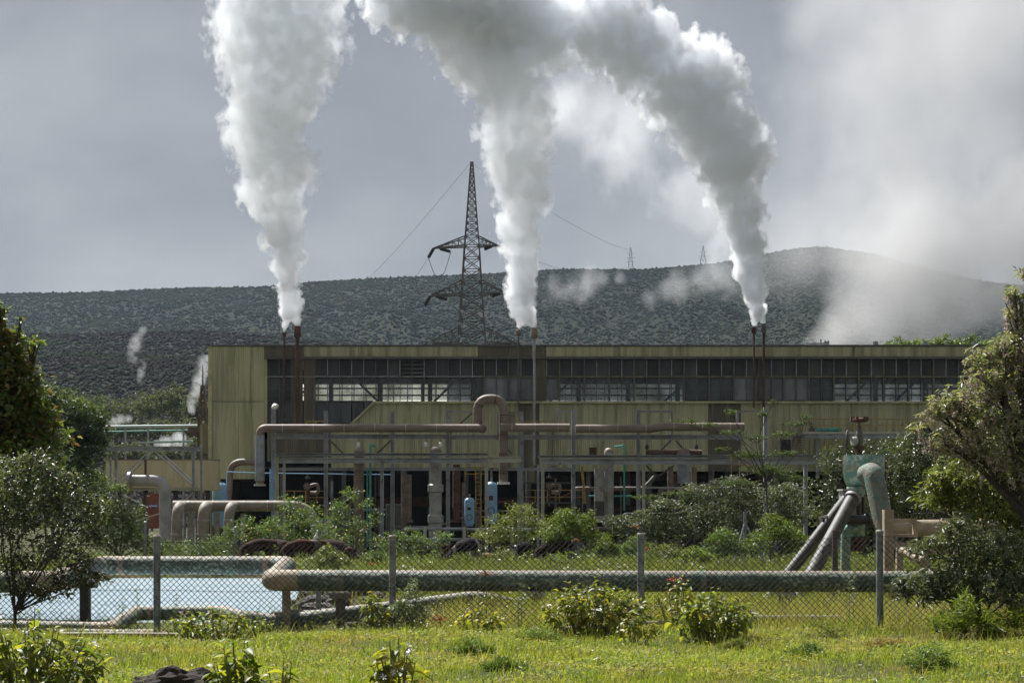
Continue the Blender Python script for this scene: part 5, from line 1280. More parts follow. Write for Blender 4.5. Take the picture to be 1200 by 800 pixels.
ml_dark = LEAF('dark_green_leaves', [(0.037, 0.065, 0.022), (0.062, 0.100, 0.030), (0.094, 0.131, 0.035), (0.053, 0.077, 0.033)], rough=.4, trans=.35, big=(.030, .045, .018), bigs=.7)
ml_left = LEAF('bright_edged_leaves', [(.055, .092, .022), (.085, .13, .026), (.15, .19, .035), (.055, .085, .022), (.17, .14, .04), (.18, .09, .035)], rough=.42, trans=.4)
ml_acacia = LEAF('fine_acacia_leaves', [(0.049, 0.074, 0.027), (0.074, 0.108, 0.035), (0.101, 0.135, 0.041)], rough=.55, trans=.4, big=(.03, .045, .02), bigs=.6)
ml_grey = LEAF('grey_green_leaves', [(0.102, 0.120, 0.072), (0.144, 0.168, 0.102), (0.072, 0.094, 0.048), (0.120, 0.132, 0.072), (0.192, 0.204, 0.144)], rough=.5, trans=.28, big=(.065, .075, .042), bigs=.5)
ml_greytree = LEAF('silvery_tree_leaves', [(.11, .14, .075), (.16, .19, .10), (.22, .23, .12), (.27, .26, .14), (.36, .37, .30)], rough=.4, trans=.4)
ml_bright = LEAF('bright_green_leaves', [(.075, .115, .02), (.11, .155, .025), (.15, .19, .035), (.055, .085, .018)], rough=.5, trans=.42)
ml_olive = LEAF('olive_leaves', [(0.111, 0.143, 0.039), (0.169, 0.195, 0.052), (0.085, 0.111, 0.033), (0.221, 0.221, 0.065)], rough=.4, trans=.4)
ml_mid = LEAF('mid_green_leaves', [(0.063, 0.119, 0.031), (0.098, 0.154, 0.042), (0.140, 0.189, 0.049), (0.053, 0.087, 0.028)], rough=.45, trans=.4)
ml_wood = LEAF('woodland_leaves', [(0.055, 0.072, 0.039), (0.077, 0.094, 0.046), (0.099, 0.110, 0.055), (0.044, 0.055, 0.033)], rough=.7, trans=.3)
ml_sage = LEAF('sage_leaves', [(0.150, 0.180, 0.115), (0.190, 0.220, 0.150), (0.100, 0.130, 0.070), (0.240, 0.260, 0.190)], rough=.45, trans=.3)
ml_lime = LEAF('lime_green_weed_leaves', [(.11, .16, .025), (.16, .205, .035), (.08, .12, .02)], rough=.5, trans=.45)
m_pod = M('black_seed_pods', (.018, .014, .013), (.035, .026, .022), rough=.4, ns=20)
m_bloss = LEAF('faded_grey_pink_blossom', [(.46, .38, .34), (.58, .50, .46), (.38, .33, .26), (.30, .26, .18)], rough=.8, trans=.3, tmul=(1.1, 1, 1))
m_yflower = M('yellow_petals', (.62, .42, .03), rough=.6)
m_oflower = M('orange_petals', (.62, .16, .025), rough=.6)
m_pink = M('pale_lilac_petals', (.62, .44, .60), rough=.6)
m_wpetal = M('white_petals', (.80, .74, .78), rough=.6)

def dots(name, mat, r, k, filt=None):
    """Little berries or florets scattered over a crown, one joined part."""
    def f(t, P, rng):
        Q = P[filt(P)] if filt else P
        idx = rng.choice(len(Q), min(k, len(Q)), replace=False); C = Q[idx] + rng.normal(size=(len(idx), 3)) * r
        s = r * (.6 + .7 * rng.random((len(idx), 1, 1)))
        o = np_mesh(name, C[:, None, :] + OCT[None] * np.array([1, 1, 1.15]) * s, 6, OCTF, mat, t, smooth=True); o['kind'] = 'stuff'
    return f
def both(*fs): return lambda t, P, rng: [f(t, P, rng) for f in fs]

# big trees at the picture's sides
plant('tree', 'tall tree with reddish leaf tips at the picture edge above the pale pond', 'tree', -40, 34,
      [(-30, 470, 60, 60), (10, 505, 45, 35), (-10, 420, 40, 45), (-14, 380, 24, 28), (6, 395, 14, 22), (20, 440, 26, 24), (42, 463, 22, 17), (38, 500, 30, 26), (-40, 540, 70, 40), (41, 401, 13, 9), (24, 372, 4, 3), (2, 362, 9, 12), (58, 486, 14, 12), (18, 414, 16, 14), (35, 530, 45, 30), (10, 460, 40, 40), (30, 480, 30, 24), (60, 515, 26, 18)],
      14000, .14, .42, ml_left, m_bark_dark, .16, seed=1, fork=.45, twigs=4)
plant('acacia_tree', 'dark round headed acacia behind the tall reddish tipped tree', 'tree', 60, 62,
      [(60, 500, 48, 34), (85, 482, 38, 26), (108, 492, 24, 26), (45, 475, 35, 22), (70, 530, 55, 26), (100, 525, 28, 22), (30, 520, 40, 30), (90, 560, 40, 25), (40, 570, 50, 30), (20, 480, 40, 30), (10, 540, 50, 40), (112, 510, 18, 18), (66, 460, 22, 12)],
      19000, .16, .34, ml_acacia, m_bark_dark, .2, seed=2, fork=.4, twigs=5)
plant('podded_shrub', 'dark straggly shrub hung with black round pods in front of the pond corner', 'shrub', 14, 25.5,
      [(10, 560, 45, 30), (50, 575, 45, 24), (85, 600, 45, 26), (30, 610, 40, 28), (105, 625, 32, 16), (60, 640, 40, 20), (20, 660, 35, 24), (80, 672, 32, 16), (0, 600, 40, 40), (100, 655, 20, 10), (115, 590, 22, 14), (70, 555, 30, 14), (20, 690, 30, 14), (60, 690, 40, 12), (105, 676, 28, 14), (40, 540, 30, 14)],
      7800, .08, .34, LEAF('dull_podded_leaves', [(0.057, 0.075, 0.034), (0.092, 0.109, 0.057), (0.138, 0.149, 0.092), (0.052, 0.069, 0.029)], rough=.4, trans=.35), m_bark_dark, .032, seed=3, fork=.25, twigs=4, extra=dots('seed_pods', m_pod, .034, 420))
plant('thicket', 'olive green fine leaved thicket filling the gap beneath the beige tank', 'shrub', 140, 66,
      [(120, 590, 40, 22), (150, 605, 28, 18), (110, 620, 45, 24), (150, 630, 34, 18), (95, 560, 30, 20), (140, 572, 14, 7), (180, 640, 30, 14)],
      9000, .13, .34, ml_acacia, m_bark, .06, seed=4, fork=.2, twigs=5)
# silver tree, in front on the other side
def tassels(k, ln, filt=None):
    def f(t, P, rng):
        Q = P[filt(P)] if filt else P
        idx = rng.choice(len(Q), k, replace=False); out = []
        for c in Q[idx]:
            m = int(26 + 20 * rng.random()); tt = rng.random(m)
            out.append(c + np.stack([rng.normal(size=m) * .022 * (1.3 - tt), rng.normal(size=m) * .022 * (1.3 - tt), -tt * ln * (.5 + rng.random())], -1))
        C = np.concatenate(out)
        o = np_mesh('blossom', leaf_quads(C, .035, .7, rng, .3, .5), 4, [(0, 1, 2), (0, 2, 3)], m_bloss, t); o['kind'] = 'stuff'
    return f
plant('silver_tree', 'big silvery leaved tree with hanging faded grey pink blossom', 'tree', 1215, 24.5,
      [(1190, 345, 12, 14), (1196, 372, 16, 20), (1180, 405, 22, 20), (1150, 420, 22, 16), (1195, 430, 30, 28), (1165, 450, 38, 26), (1125, 468, 30, 18), (1100, 480, 22, 12), (1140, 495, 36, 22), (1185, 495, 40, 34), (1110, 520, 30, 16), (1150, 535, 40, 22), (1190, 550, 34, 28), (1080, 500, 14, 8), (1205, 318, 14, 9), (1200, 400, 20, 20)],
      7200, .10, .27, ml_greytree, m_bark_dark, .11, seed=5, fork=.5, twigs=5, droop=.3, extra=tassels(340, .18))
plant('podded_tree', 'olive tree dotted with dark pods under the silvery tree', 'tree', 1170, 27,
      [(1130, 560, 50, 24), (1180, 580, 44, 30), (1100, 585, 36, 16), (1150, 600, 46, 20), (1195, 620, 30, 26), (1110, 560, 26, 16)],
      5200, .10, .34, ml_olive, m_bark_dark, .06, seed=6, fork=.35, twigs=5, extra=dots('seed_pods', m_pod, .026, 150))
plant('sage_shrub', 'glossy grey green shrub in front of the tan flow line', 'shrub', 1150, 24,
      [(1090, 640, 28, 16), (1120, 620, 30, 22), (1150, 640, 34, 26), (1185, 650, 34, 30), (1125, 665, 40, 20), (1080, 680, 34, 18), (1160, 685, 46, 24), (1110, 695, 40, 14), (1060, 690, 20, 14), (1195, 690, 30, 30)],
      5600, .105, .30, ml_grey, m_bark_dark, .04, seed=7, fork=.2, twigs=4)
plant('lime_weed', 'bright lime green weed clump at the foot of the grey green shrub', 'weed', 1140, 23.2,
      [(1130, 722, 24, 26), (1105, 730, 16, 18), (1160, 729, 20, 18), (1190, 726, 16, 20), (1145, 736, 46, 10)], 1900, .12, .14, ml_lime, m_stem, .005, seed=8, fork=.05, droop=-.6, up=.1, twigs=1)
# shrubs around the wellhead and in front of the hall
plant('leleshwa_shrub', 'large dull green shrub crowding round behind the wellhead', 'shrub', 1050, 46,
      [(985, 545, 30, 26), (1020, 535, 30, 20), (1060, 540, 40, 28), (1100, 540, 40, 34), (975, 580, 28, 26), (1040, 580, 50, 30), (1090, 590, 50, 30), (1010, 610, 45, 20), (965, 610, 20, 18), (1150, 560, 40, 40), (1075, 515, 24, 14)],
      14000, .12, .34, ml_dark if False else LEAF('glossy_dull_leaves', [(0.066, 0.086, 0.042), (0.096, 0.114, 0.060), (0.132, 0.144, 0.084), (0.054, 0.070, 0.034)], rough=.32, trans=.3, big=(.04, .055, .026), bigs=.6), m_bark_dark, .08, seed=9, fork=.25, twigs=4)
plant('leleshwa_shrub', 'broad spreading grey green shrub in front of the gantry with the single pale post', 'shrub', 830, 68,
      [(780, 592, 30, 12), (820, 575, 34, 14), (860, 570, 34, 14), (900, 580, 34, 18), (840, 598, 50, 20), (890, 608, 46, 18), (770, 612, 40, 14), (735, 618, 30, 14), (800, 622, 60, 16), (930, 600, 26, 22), (870, 630, 50, 14), (920, 575, 22, 14), (750, 603, 18, 8), (720, 610, 18, 10)],
      17000, .13, .34, ml_grey, m_bark_dark, .09, seed=10, fork=.2, twigs=5)
th = plant('thorn_tree', 'thin layered thorn tree with wide flat branches in front of the hall', 'tree', 904, 64,
      [(800, 493, 20, 2.6), (828, 497, 24, 2.8), (858, 506, 18, 3.2), (935, 496, 22, 3.0), (918, 508, 16, 4), (885, 513, 20, 4.5), (857, 482, 7, 4), (905, 470, 7, 4), (893, 484, 10, 5), (880, 532, 26, 6), (845, 526, 16, 3.4), (920, 530, 24, 4), (900, 550, 36, 8), (868, 566, 26, 6), (930, 560, 24, 7), (800, 578, 34, 4), (760, 582, 26, 3.4), (945, 488, 10, 4)],
      9000, .095, .22, ml_acacia, m_bark_dark, .04, seed=11, fork=.75, twigs=4, shell=.2)
plant('bright_shrub', 'bright yellow green bush beside the dark grazing cow', 'shrub', 668, 66,
      [(660, 612, 22, 16), (680, 620, 22, 18), (645, 628, 16, 12), (700, 632, 16, 12), (690, 608, 10, 10), (668, 602, 10, 8)], 5200, .11, .36, ml_bright, m_bark, .05, seed=12, fork=.2)
plant('shrub', 'round grey green bush behind the black and white cow', 'shrub', 610, 74,
      [(590, 612, 22, 14), (612, 602, 22, 14), (630, 615, 20, 14), (575, 625, 22, 12), (605, 628, 30, 12), (560, 632, 16, 9)], 4500, .11, .34, ml_olive, m_bark, .05, seed=13, fork=.2)
plant('shrub', 'yellowish round bush next to the braced fence post', 'shrub', 912, 58, [(905, 612, 16, 10), (920, 622, 20, 14), (895, 632, 22, 12), (935, 632, 22, 14)], 3800, .10, .34, ml_bright, m_bark, .04, seed=14, fork=.2)
plant('shrub', 'small dark bush beneath the broad spreading grey green shrub', 'shrub', 848, 57, [(845, 630, 22, 14), (860, 642, 24, 12), (830, 645, 18, 9)], 3000, .10, .34, ml_mid, m_bark, .04, seed=15, fork=.2)
yf = dots('flowers', m_yflower, .05, 46)
plant('yellow_flowered_shrub', 'leafy thicket with yellow flowers behind the row of brown cows', 'shrub', 330, 78,
      [(340, 590, 18, 12), (355, 605, 26, 18), (325, 615, 28, 18), (375, 622, 24, 18), (300, 628, 26, 16), (345, 632, 40, 14), (290, 612, 12, 12)], 4800, .12, .36, ml_mid, m_bark, .05, seed=16, fork=.2, extra=yf)
plant('yellow_flowered_shrub', 'taller airy shrub with yellow flowers in front of the brown domed pipe', 'shrub', 415, 80,
      [(410, 578, 16, 10), (400, 595, 20, 14), (425, 590, 14, 10), (392, 612, 20, 16), (420, 618, 24, 18), (440, 608, 12, 12), (410, 635, 30, 12), (445, 632, 22, 12)], 3300, .12, .36, ml_mid, m_bark, .05, seed=17, fork=.2, shell=.3, extra=yf)
plant('shrub', 'low weedy bush with orange yellow tips by the collared pipe', 'shrub', 490, 72, [(480, 632, 22, 12), (500, 640, 20, 9), (468, 645, 20, 10), (520, 630, 12, 10), (455, 640, 14, 12)], 3200, .11, .34, ml_mid, m_bark, .04, seed=18, fork=.2)
plant('shrub', 'low dark weeds around the feet of the insulated hoops', 'shrub', 230, 80, [(190, 640, 22, 10), (225, 642, 26, 10), (260, 636, 24, 14), (205, 650, 40, 10), (250, 650, 40, 10), (272, 622, 12, 14)], 4800, .11, .34, ml_mid, m_bark, .04, seed=19, fork=.2)
plant('yellow_bush', 'golden green bush with pink tips in front of the brown cows', 'shrub', 383, 40, [(383, 650, 18, 11), (370, 660, 20, 9), (396, 658, 18, 10), (383, 642, 9, 6)], 1700, .085, .32, ml_olive, m_bark, .025, seed=20, fork=.2, extra=dots('flowers', m_pink, .02, 14))
for k, (px, py, rx, ry, D, mt, l) in enumerate(((745, 638, 20, 14, 60, ml_mid, 'mid green weedy bush with orange flowers behind the fence post'), (712, 640, 14, 12, 58, ml_bright, 'bright weed clump just past the dark grazing cow'), (778, 645, 26, 12, 56, ml_olive, 'olive weed clump among the orange flowers'), (960, 640, 20, 16, 50, ml_olive, 'olive weed clump under the longer black prop'), (815, 648, 20, 10, 52, ml_lime, 'bright weed clump under the broad spreading shrub'), (540, 655, 18, 8, 60, ml_bright, 'bright weeds in front of the black and white cow'), (655, 655, 22, 7, 58, ml_lime, 'bright weeds in front of the dark grazing cow'), (440, 652, 16, 8, 56, ml_mid, 'weeds between the brown calf and the collared pipe'), (590, 650, 16, 9, 66, ml_olive, 'olive weeds between the two black cows'))):
    plant('weed_clump', l, 'weeds', px, D, [(px, py, rx * .8, ry), (px - rx * .6, py + 5, rx * .6, ry * .6), (px + rx * .6, py + 4, rx * .6, ry * .7)], 1700, .09, .3, mt, m_stem, .015, seed=30 + k, fork=.15, droop=-.2, group='weed clumps behind the pipeline')
# trees behind the hall and the wood at its end
for k, (px, py, rx, ry, l) in enumerate(((1052, 402, 16, 10, 'dark treetop showing over the hall roof, first of the row'), (1078, 401, 18, 9, 'light green treetop over the hall roof'), (1106, 399, 20, 11, 'broad bright treetop over the hall roof'), (1134, 400, 16, 10, 'treetop over the hall roof beside the silvery tree'), (1165, 402, 22, 12, 'treetop over the hall roof behind the silvery tree'))):
    plant('tree', l, 'tree', px, 165, [(px, py + 3, rx, ry), (px - rx * .5, py + 6, rx * .6, ry * .7), (px + rx * .6, py + 5, rx * .6, ry * .7), (px, py + 40, rx, 30)], 2600, .32, .4, ml_bright if k in (1, 2) else ml_mid, m_bark, .2, seed=50 + k, group='treetops behind the hall')
wd = [(120, 472, 18, 16, 300), (140, 478, 20, 18, 280), (160, 472, 18, 16, 290), (178, 470, 20, 20, 270), (198, 466, 20, 22, 260), (215, 474, 18, 20, 265), (232, 476, 16, 18, 255), (150, 500, 26, 14, 230), (190, 500, 26, 16, 235), (222, 500, 22, 16, 225), (110, 500, 22, 18, 240), (150, 530, 30, 16, 200), (200, 530, 30, 16, 205), (236, 520, 18, 24, 210), (170, 556, 30, 18, 190), (215, 560, 30, 18, 195)]
for k, (px, py, rx, ry, D) in enumerate(wd):
    plant('tree', WOOD[k], 'tree', px, D, [(px, py, rx, ry * .8), (px - rx * .5, py + ry * .4, rx * .7, ry * .7), (px + rx * .5, py + ry * .3, rx * .7, ry * .7)], 1500, .42, .5, ml_wood, m_bark, .2, seed=60 + k, group='woodland at the end of the hall', twigs=2)

# ------------------------------------------------------------------ broad-leaved plants in the foreground, leaf by leaf
def leaf_shape(seed, wr=.42, bend=.5):
    rng = random.Random(seed); st = 5; vs = []; fs = []
    for i in range(st + 1):
        t = i / st; w = wr * .5 * math.sin(math.pi * min(1, t * .96 + .02)) ** .8 * (1.15 - .45 * t)
        x = t * (1 - bend * .25 * t); z = .22 * t - bend * .55 * t * t + .02 * rng.uniform(-1, 1)
        vs += [(x, -w, z + w * .45), (x, 0, z), (x, w, z + w * .45)]
    for i in range(st):
        a = 3 * i; fs += [(a, a + 3, a + 4, a + 1), (a + 1, a + 4, a + 5, a + 2)]
    me = bpy.data.meshes.new('leaf'); me.from_pydata(vs, [], fs); me.update()
    me.polygons.foreach_set('use_smooth', np.ones(len(fs), bool)); return me
ml_broad = LEAF('broad_leaf', [(0.081, 0.127, 0.018), (0.127, 0.178, 0.023), (0.196, 0.230, 0.029), (0.299, 0.287, 0.040), (0.092, 0.138, 0.034)], rough=.48, trans=.5, obj=True)
ml_broad2 = LEAF('broad_yellow_leaf', [(0.094, 0.132, 0.020), (0.154, 0.182, 0.024), (0.242, 0.242, 0.031), (0.374, 0.308, 0.039), (0.077, 0.110, 0.022)], rough=.48, trans=.5, obj=True)
leaf_sets = {}
for nm, mt in (('a', ml_broad), ('b', ml_broad2)):
    leaf_sets[nm] = []
    for s in range(4):
        me = leaf_shape(s, .36 + .05 * s, .5 + .2 * s); me.materials.append(mt); leaf_sets[nm].append(me)
def flower_mesh(mat, seed):
    vs = [(0, 0, 0)]; fs = []
    for k in range(5):
        a = 2 * math.pi * k / 5; b = a + .62; 
        i = len(vs); vs += [(math.cos(a) * .8, math.sin(a) * .8, .25), (math.cos((a + b) / 2), math.sin((a + b) / 2), .3), (math.cos(b) * .8, math.sin(b) * .8, .25)]; fs.append((0, i, i + 1, i + 2))
    me = bpy.data.meshes.new('flower'); me.from_pydata(vs, [], fs); me.materials.append(mat); return me
fl_white = flower_mesh(m_wpetal, 1); fl_lilac = flower_mesh(m_pink, 2); fl_yellow = flower_mesh(m_yflower, 3)
def broadleaf(label, px, D, wpx, hpx, stems, per, L, set_='a', flowers=0, fmesh=None, seed=0, group='leafy bushes along the fence', wilt=.4, fill=0, base=None, skew=0, name='leafy_bush'):
    rng = random.Random(seed + 900); s = D / F
    b = base or gnd(px, D); t = thing(name, b, label, 'bush', group)
    mb = MB(); W_ = wpx * s * .5; H_ = hpx * s; tips = []
    for k in range(stems):
        a = rng.uniform(0, 2 * math.pi); q = math.sqrt(rng.random())
        foot = b + Vector((math.cos(a) * q * W_ * .45, math.sin(a) * q * W_ * .3, -.03)); foot.z = tzf(foot.x, foot.y) - .02
        h = H_ * (1 - .55 * q * q) * rng.uniform(.72, 1.02)
        tip = b + Vector((math.cos(a) * q * W_ * .92 + skew * h, math.sin(a) * q * min(W_, .8) * .6, h))
        mid = foot.lerp(tip, .55) + Vector((0, 0, h * .14))
        mb.tube([foot, mid, tip], [.009, .007, .004], 5, caps=False); tips.append(tip)
        yaw0 = rng.uniform(0, 6.28)
        for j in range(per):
            f = .28 + .72 * (j + .6) / per
            p = (foot.lerp(mid, f / .55) if f < .55 else mid.lerp(tip, (f - .55) / .45))
            o = bpy.data.objects.new('leaf', rng.choice(leaf_sets[set_])); COL.objects.link(o); o.parent = t
            o.location = p - b
            yaw = yaw0 + j * 2.4 + rng.uniform(-.4, .4)
            if rng.random() < .6: yaw = math.atan2(p.y - b.y, p.x - b.x) + rng.uniform(-1.1, 1.1)
            pit = rng.uniform(-.2, .5) + wilt * (1 - f) if f < .93 else rng.uniform(-.8, -.2)
            o.rotation_euler = (rng.uniform(-.5, .5), pit, yaw); sc_ = L * rng.uniform(.6, 1.15) * (1 if f < .9 else .65); o.scale = (sc_, sc_, sc_)
    mb.build('stems', m_stem, t)
    for k in range(flowers):
        p = rng.choice(tips); 
        for q in range(2):
            o = bpy.data.objects.new('flower', fmesh); COL.objects.link(o); o.parent = t; o.location = p - b + Vector((rng.uniform(-.04, .04), -rng.uniform(.03, .08), rng.uniform(-.01, .06)))
            o.rotation_euler = (rng.uniform(.5, 1.3), rng.uniform(-.4, .4), rng.uniform(0, 6)); z = .026 * rng.uniform(.8, 1.2); o.scale = (z, z, z)
    if fill:
        r2 = np.random.default_rng(seed + 7); d = r2.normal(size=(fill, 3)); d /= np.linalg.norm(d, axis=1)[:, None]; q = r2.random((fill, 1)) ** .4
        P = np.array(b) + np.array([0, 0, H_ * .42]) + d * q * np.array([W_ * .82, W_ * .5, H_ * .42])
        P[:, 2] = np.maximum(P[:, 2], tz(P[:, 0], P[:, 1]) + .02)
        o = np_mesh('small_leaves', leaf_quads(P, L * .55, .4, r2, .4, .3), 4, [(0, 1, 2), (0, 2, 3)], ml_olive, t); o['kind'] = 'stuff'
    return t
broadleaf('biggest leafy bush at the fence, over the rusty pipe on the grass', 698, 23.6, 158, 74, 48, 6, .17, 'b', 6, fl_lilac, 1, fill=900)
broadleaf('drooping leafy bush just past the biggest one along the fence', 838, 22.6, 118, 66, 38, 7, .17, 'a', 3, fl_lilac, 2, wilt=.9, fill=500)
broadleaf('thin leafy plant with small lilac flowers between the two biggest bushes', 745, 22.4, 56, 46, 10, 6, .14, 'b', 3, fl_lilac, 3)
broadleaf('taller leafy plant standing behind the drooping bush', 795, 24.4, 66, 72, 16, 7, .15, 'b', 2, fl_yellow, 4)
broadleaf('leafy bush in front of the slim pipe and pond', 255, 22.8, 150, 50, 38, 6, .13, 'a', 5, fl_lilac, 5, fill=500)
broadleaf('small leafy bush by the low grey green pipe', 560, 23.8, 62, 40, 16, 6, .15, 'b', 1, fl_lilac, 6)
broadleaf('narrow leafy plant with yellow leaves beside the sage bush', 437, 24.2, 40, 56, 9, 8, .13, 'b', 0, None, 7, fill=150)
broadleaf('large white flowered leafy bush in the near picture corner', 36, 14.4, 210, 126, 48, 6, .185, 'a', 12, fl_white, 8, fill=500)
broadleaf('near leafy sprig by the dark soil mound', 282, 13.6, 96, 112, 26, 8, .19, 'a', 0, None, 9)
broadleaf('near white flowered sprig in the middle of the grass', 468, 13.4, 86, 112, 24, 8, .17, 'b', 6, fl_white, 10)
broadleaf('low broad leaves just past the near leafy sprig', 330, 14.0, 56, 78, 12, 6, .16, 'a', 0, None, 11)
plant('sage_bush', 'tall grey green sage bush beside the middle fence post', 'bush', 478, 24.3, [(482, 692, 12, 14), (470, 712, 18, 14), (490, 720, 16, 14), (455, 722, 20, 14), (478, 732, 28, 12), (432, 730, 14, 12)], 1700, .075, .26, ml_sage, m_stem, .018, seed=81, fork=.15, droop=-.4)
for k, (px, D, w_, h_, l, mt, fl) in enumerate(((553, 20.2, 26, 24, 'low leafy tuft in the middle of the grass', ml_mid, None), (630, 22.2, 24, 22, 'round tuft with yellow florets before the rusty pipe', ml_mid, m_yflower), (970, 22.6, 26, 26, 'yellow flowered tuft below the knobbly dark post', ml_olive, m_yflower), (945, 20.0, 22, 18, 'green grassy tuft below the yellow flowered one', ml_mid, None), (1092, 18.4, 34, 32, 'upright grassy tuft near the picture bottom under the silvery tree', ml_mid, None), (590, 18.2, 26, 18, 'dark low tuft near the picture bottom', ml_mid, None), (860, 21.3, 18, 12, 'tiny tuft in front of the drooping leafy bush', ml_olive, None), (1040, 20.8, 30, 20, 'dry brownish tuft on the open grass', LEAF('dry_leaves', [(0.240, 0.170, 0.080), (0.300, 0.220, 0.110), (0.160, 0.140, 0.050)], trans=.4), None))):
    y0 = HY + CH * F / D
    plant('grass_tuft', l, 'tuft', px, D, [(px, y0 - h_ * .42, w_ * .7, h_ * .5), (px - w_ * .6, y0 - h_ * .16, w_ * .6, h_ * .3), (px + w_ * .6, y0 - h_ * .2, w_ * .5, h_ * .3), (px + w_ * .2, y0 - h_ * .05, w_ * 1.1, h_ * .15)], 800, .085, .12, mt, m_stem, .006, seed=90 + k, fork=.1, droop=-.7, up=.05, group='tufts on the grass', extra=dots('florets', fl, .014, 26) if fl else None)
# rank weeds between the pipeline and the hall
def undergrowth(n, per, ylo, yhi, hmin, hmax, L, mat, name, seed, keep=not_pond):
    rng = np.random.default_rng(seed); y = ylo + (yhi - ylo) * rng.random(n); x = (rng.random(n) * .68 - .34) * y
    pch = np.sin(x * .5 + 2 * np.sin(y * .31)) + np.sin(y * .43 + x * .2)
    cows = (y > 57) & (y < 77) & (((x * F / y + CX) > 270) & ((x * F / y + CX) < 425) | (abs(x * F / y + CX - 550) < 26) | (abs(x * F / y + CX - 635) < 36))
    k = keep(x, y, rng) & ~(cows & (rng.random(n) < .8)) & (pch > -.5 + rng.normal(size=n) * .6); x, y = x[k], y[k]; n = len(x)
    h = (hmin + (hmax - hmin) * rng.random(n) ** 1.8)[:, None]; f = rng.random((n, per)) ** .8
    C = np.stack([x[:, None] + rng.normal(size=(n, per)) * h * .28 * (1.2 - f), y[:, None] + rng.normal(size=(n, per)) * h * .28, tz(x, y)[:, None] + f * h], -1).reshape(-1, 3)
    o = np_mesh(name, leaf_quads(C, L, .3, rng, .3, -.25), 4, [(0, 1, 2), (0, 2, 3)], mat); o['kind'] = 'stuff'
undergrowth(1900, 26, 36, 66, .15, .75, .10, ml_olive, 'undergrowth', 41)
undergrowth(1500, 24, 60, 102, .3, 1.1, .15, ml_mid, 'undergrowth', 42)
undergrowth(500, 22, 38, 70, .2, .8, .10, ml_lime, 'undergrowth', 43)
undergrowth(520, 16, 16.5, 25.0, .05, .22, .045, ml_olive, 'lawn_weeds', 45, keep=lambda x, y, r: x < 1e9)
undergrowth(1500, 18, 25.4, 32, .1, .45, .06, ml_olive, 'undergrowth', 44, keep=lambda x, y, r: not_pond(x, y, r))
# orange lion's-ear flowers
def lion_flower(px, py, D, label):
    b = gnd(px, D); t = thing('orange_flower', b, label, 'flower', 'orange flowers among the weeds')
    q = at(px, py, D); MB().tube([b, b.lerp(q, .5) + Vector((.02, 0, 0)), q], [.008, .007, .005], 6).build('stem', m_stem, t)
    rng = np.random.default_rng(int(px)); P = np.array(q) + rng.normal(size=(46, 3)) * np.array([.045, .045, .016]); 
    o = np_mesh('petals', leaf_quads(P, .05, .35, rng, .3, -.1), 4, [(0, 1, 2), (0, 2, 3)], m_oflower, t); o['kind'] = 'stuff'
    MB().lathe(q - Vector((0, 0, .03)), [(.015, 0), (.035, .02), (.02, .05)], 8).build('calyx', m_stem, t)
for a in ((569, 672, 25.6, 'orange flower in front of the green pipeline on a tall stem'), (745, 616, 58, 'orange flower head above the weeds behind the second last fence post'), (757, 642, 52, 'lower orange flower head behind the fence post'), (788, 678, 25.4, 'orange flower above the taller leafy plant'), (676, 632, 60, 'orange flower beside the bright yellow green bush'), (515, 724, 24.6, 'small orange flower by the sage bush'), (435, 660, 45, 'orange flower behind the pipe beside the brown calf')): lion_flower(*a)
# dry standing stems by the pond
for k, (px, yt, D) in enumerate(((160, 690, 27.5), (143, 700, 27.4), (206, 695, 27.5), (607, 695, 25.0), (611, 682, 25.3), (1000, 668, 25.6), (995, 672, 25.4))):
    b = gnd(px, D); t = thing('tall_weed', b, TALLW[k], 'weed', 'single tall weeds')
    q = at(px + 1, yt, D); MB().tube([b, q], [.007, .003], 5).build('stem', m_stem, t)
    rng = np.random.default_rng(k); f = rng.random(110)[:, None]; P = np.array(b) * (1 - f) + np.array(q) * f + rng.normal(size=(110, 3)) * .02
    o = np_mesh('leaves', leaf_quads(P, .06, .2, rng, .3, -.3), 4, [(0, 1, 2), (0, 2, 3)], ml_sage if k > 2 else ml_mid, t); o['kind'] = 'stuff'
# dark soil mound near the camera
def mound(px, D, w_, h_, label):
    b = gnd(px, D); bm = bmesh.new(); bmesh.ops.create_icosphere(bm, subdivisions=4, radius=1)
    for v in bm.verts:
        d = v.co.normalized(); v.co = d * (1 + .3 * mnoise.noise(d * 2.2) + .16 * mnoise.noise(d * 6) + .08 * mnoise.noise(d * 15)); v.co.x *= w_; v.co.y *= w_ * .6; v.co.z *= h_
    me = bpy.data.meshes.new('soil_mound'); bm.to_mesh(me); bm.free(); me.materials.append(m_soil); o = link(bpy.data.objects.new('soil_mound', me)); o.location = b; tag(o, label, 'soil mound')
m_soil = M('dark_turned_soil', (.028, .021, .016), (.05, .038, .028), rough=1, ns=9, bump=.8, bs=22)
mound(208, 15.8, .42, .19, 'long dark mound of turned soil in the near grass'); mound(118, 22.2, .12, .08, 'tiny dark soil heap on the rusty brown pipe'); mound(1050, 23.6, .2, .06, 'flat patch of bare soil below the grey green shrub')

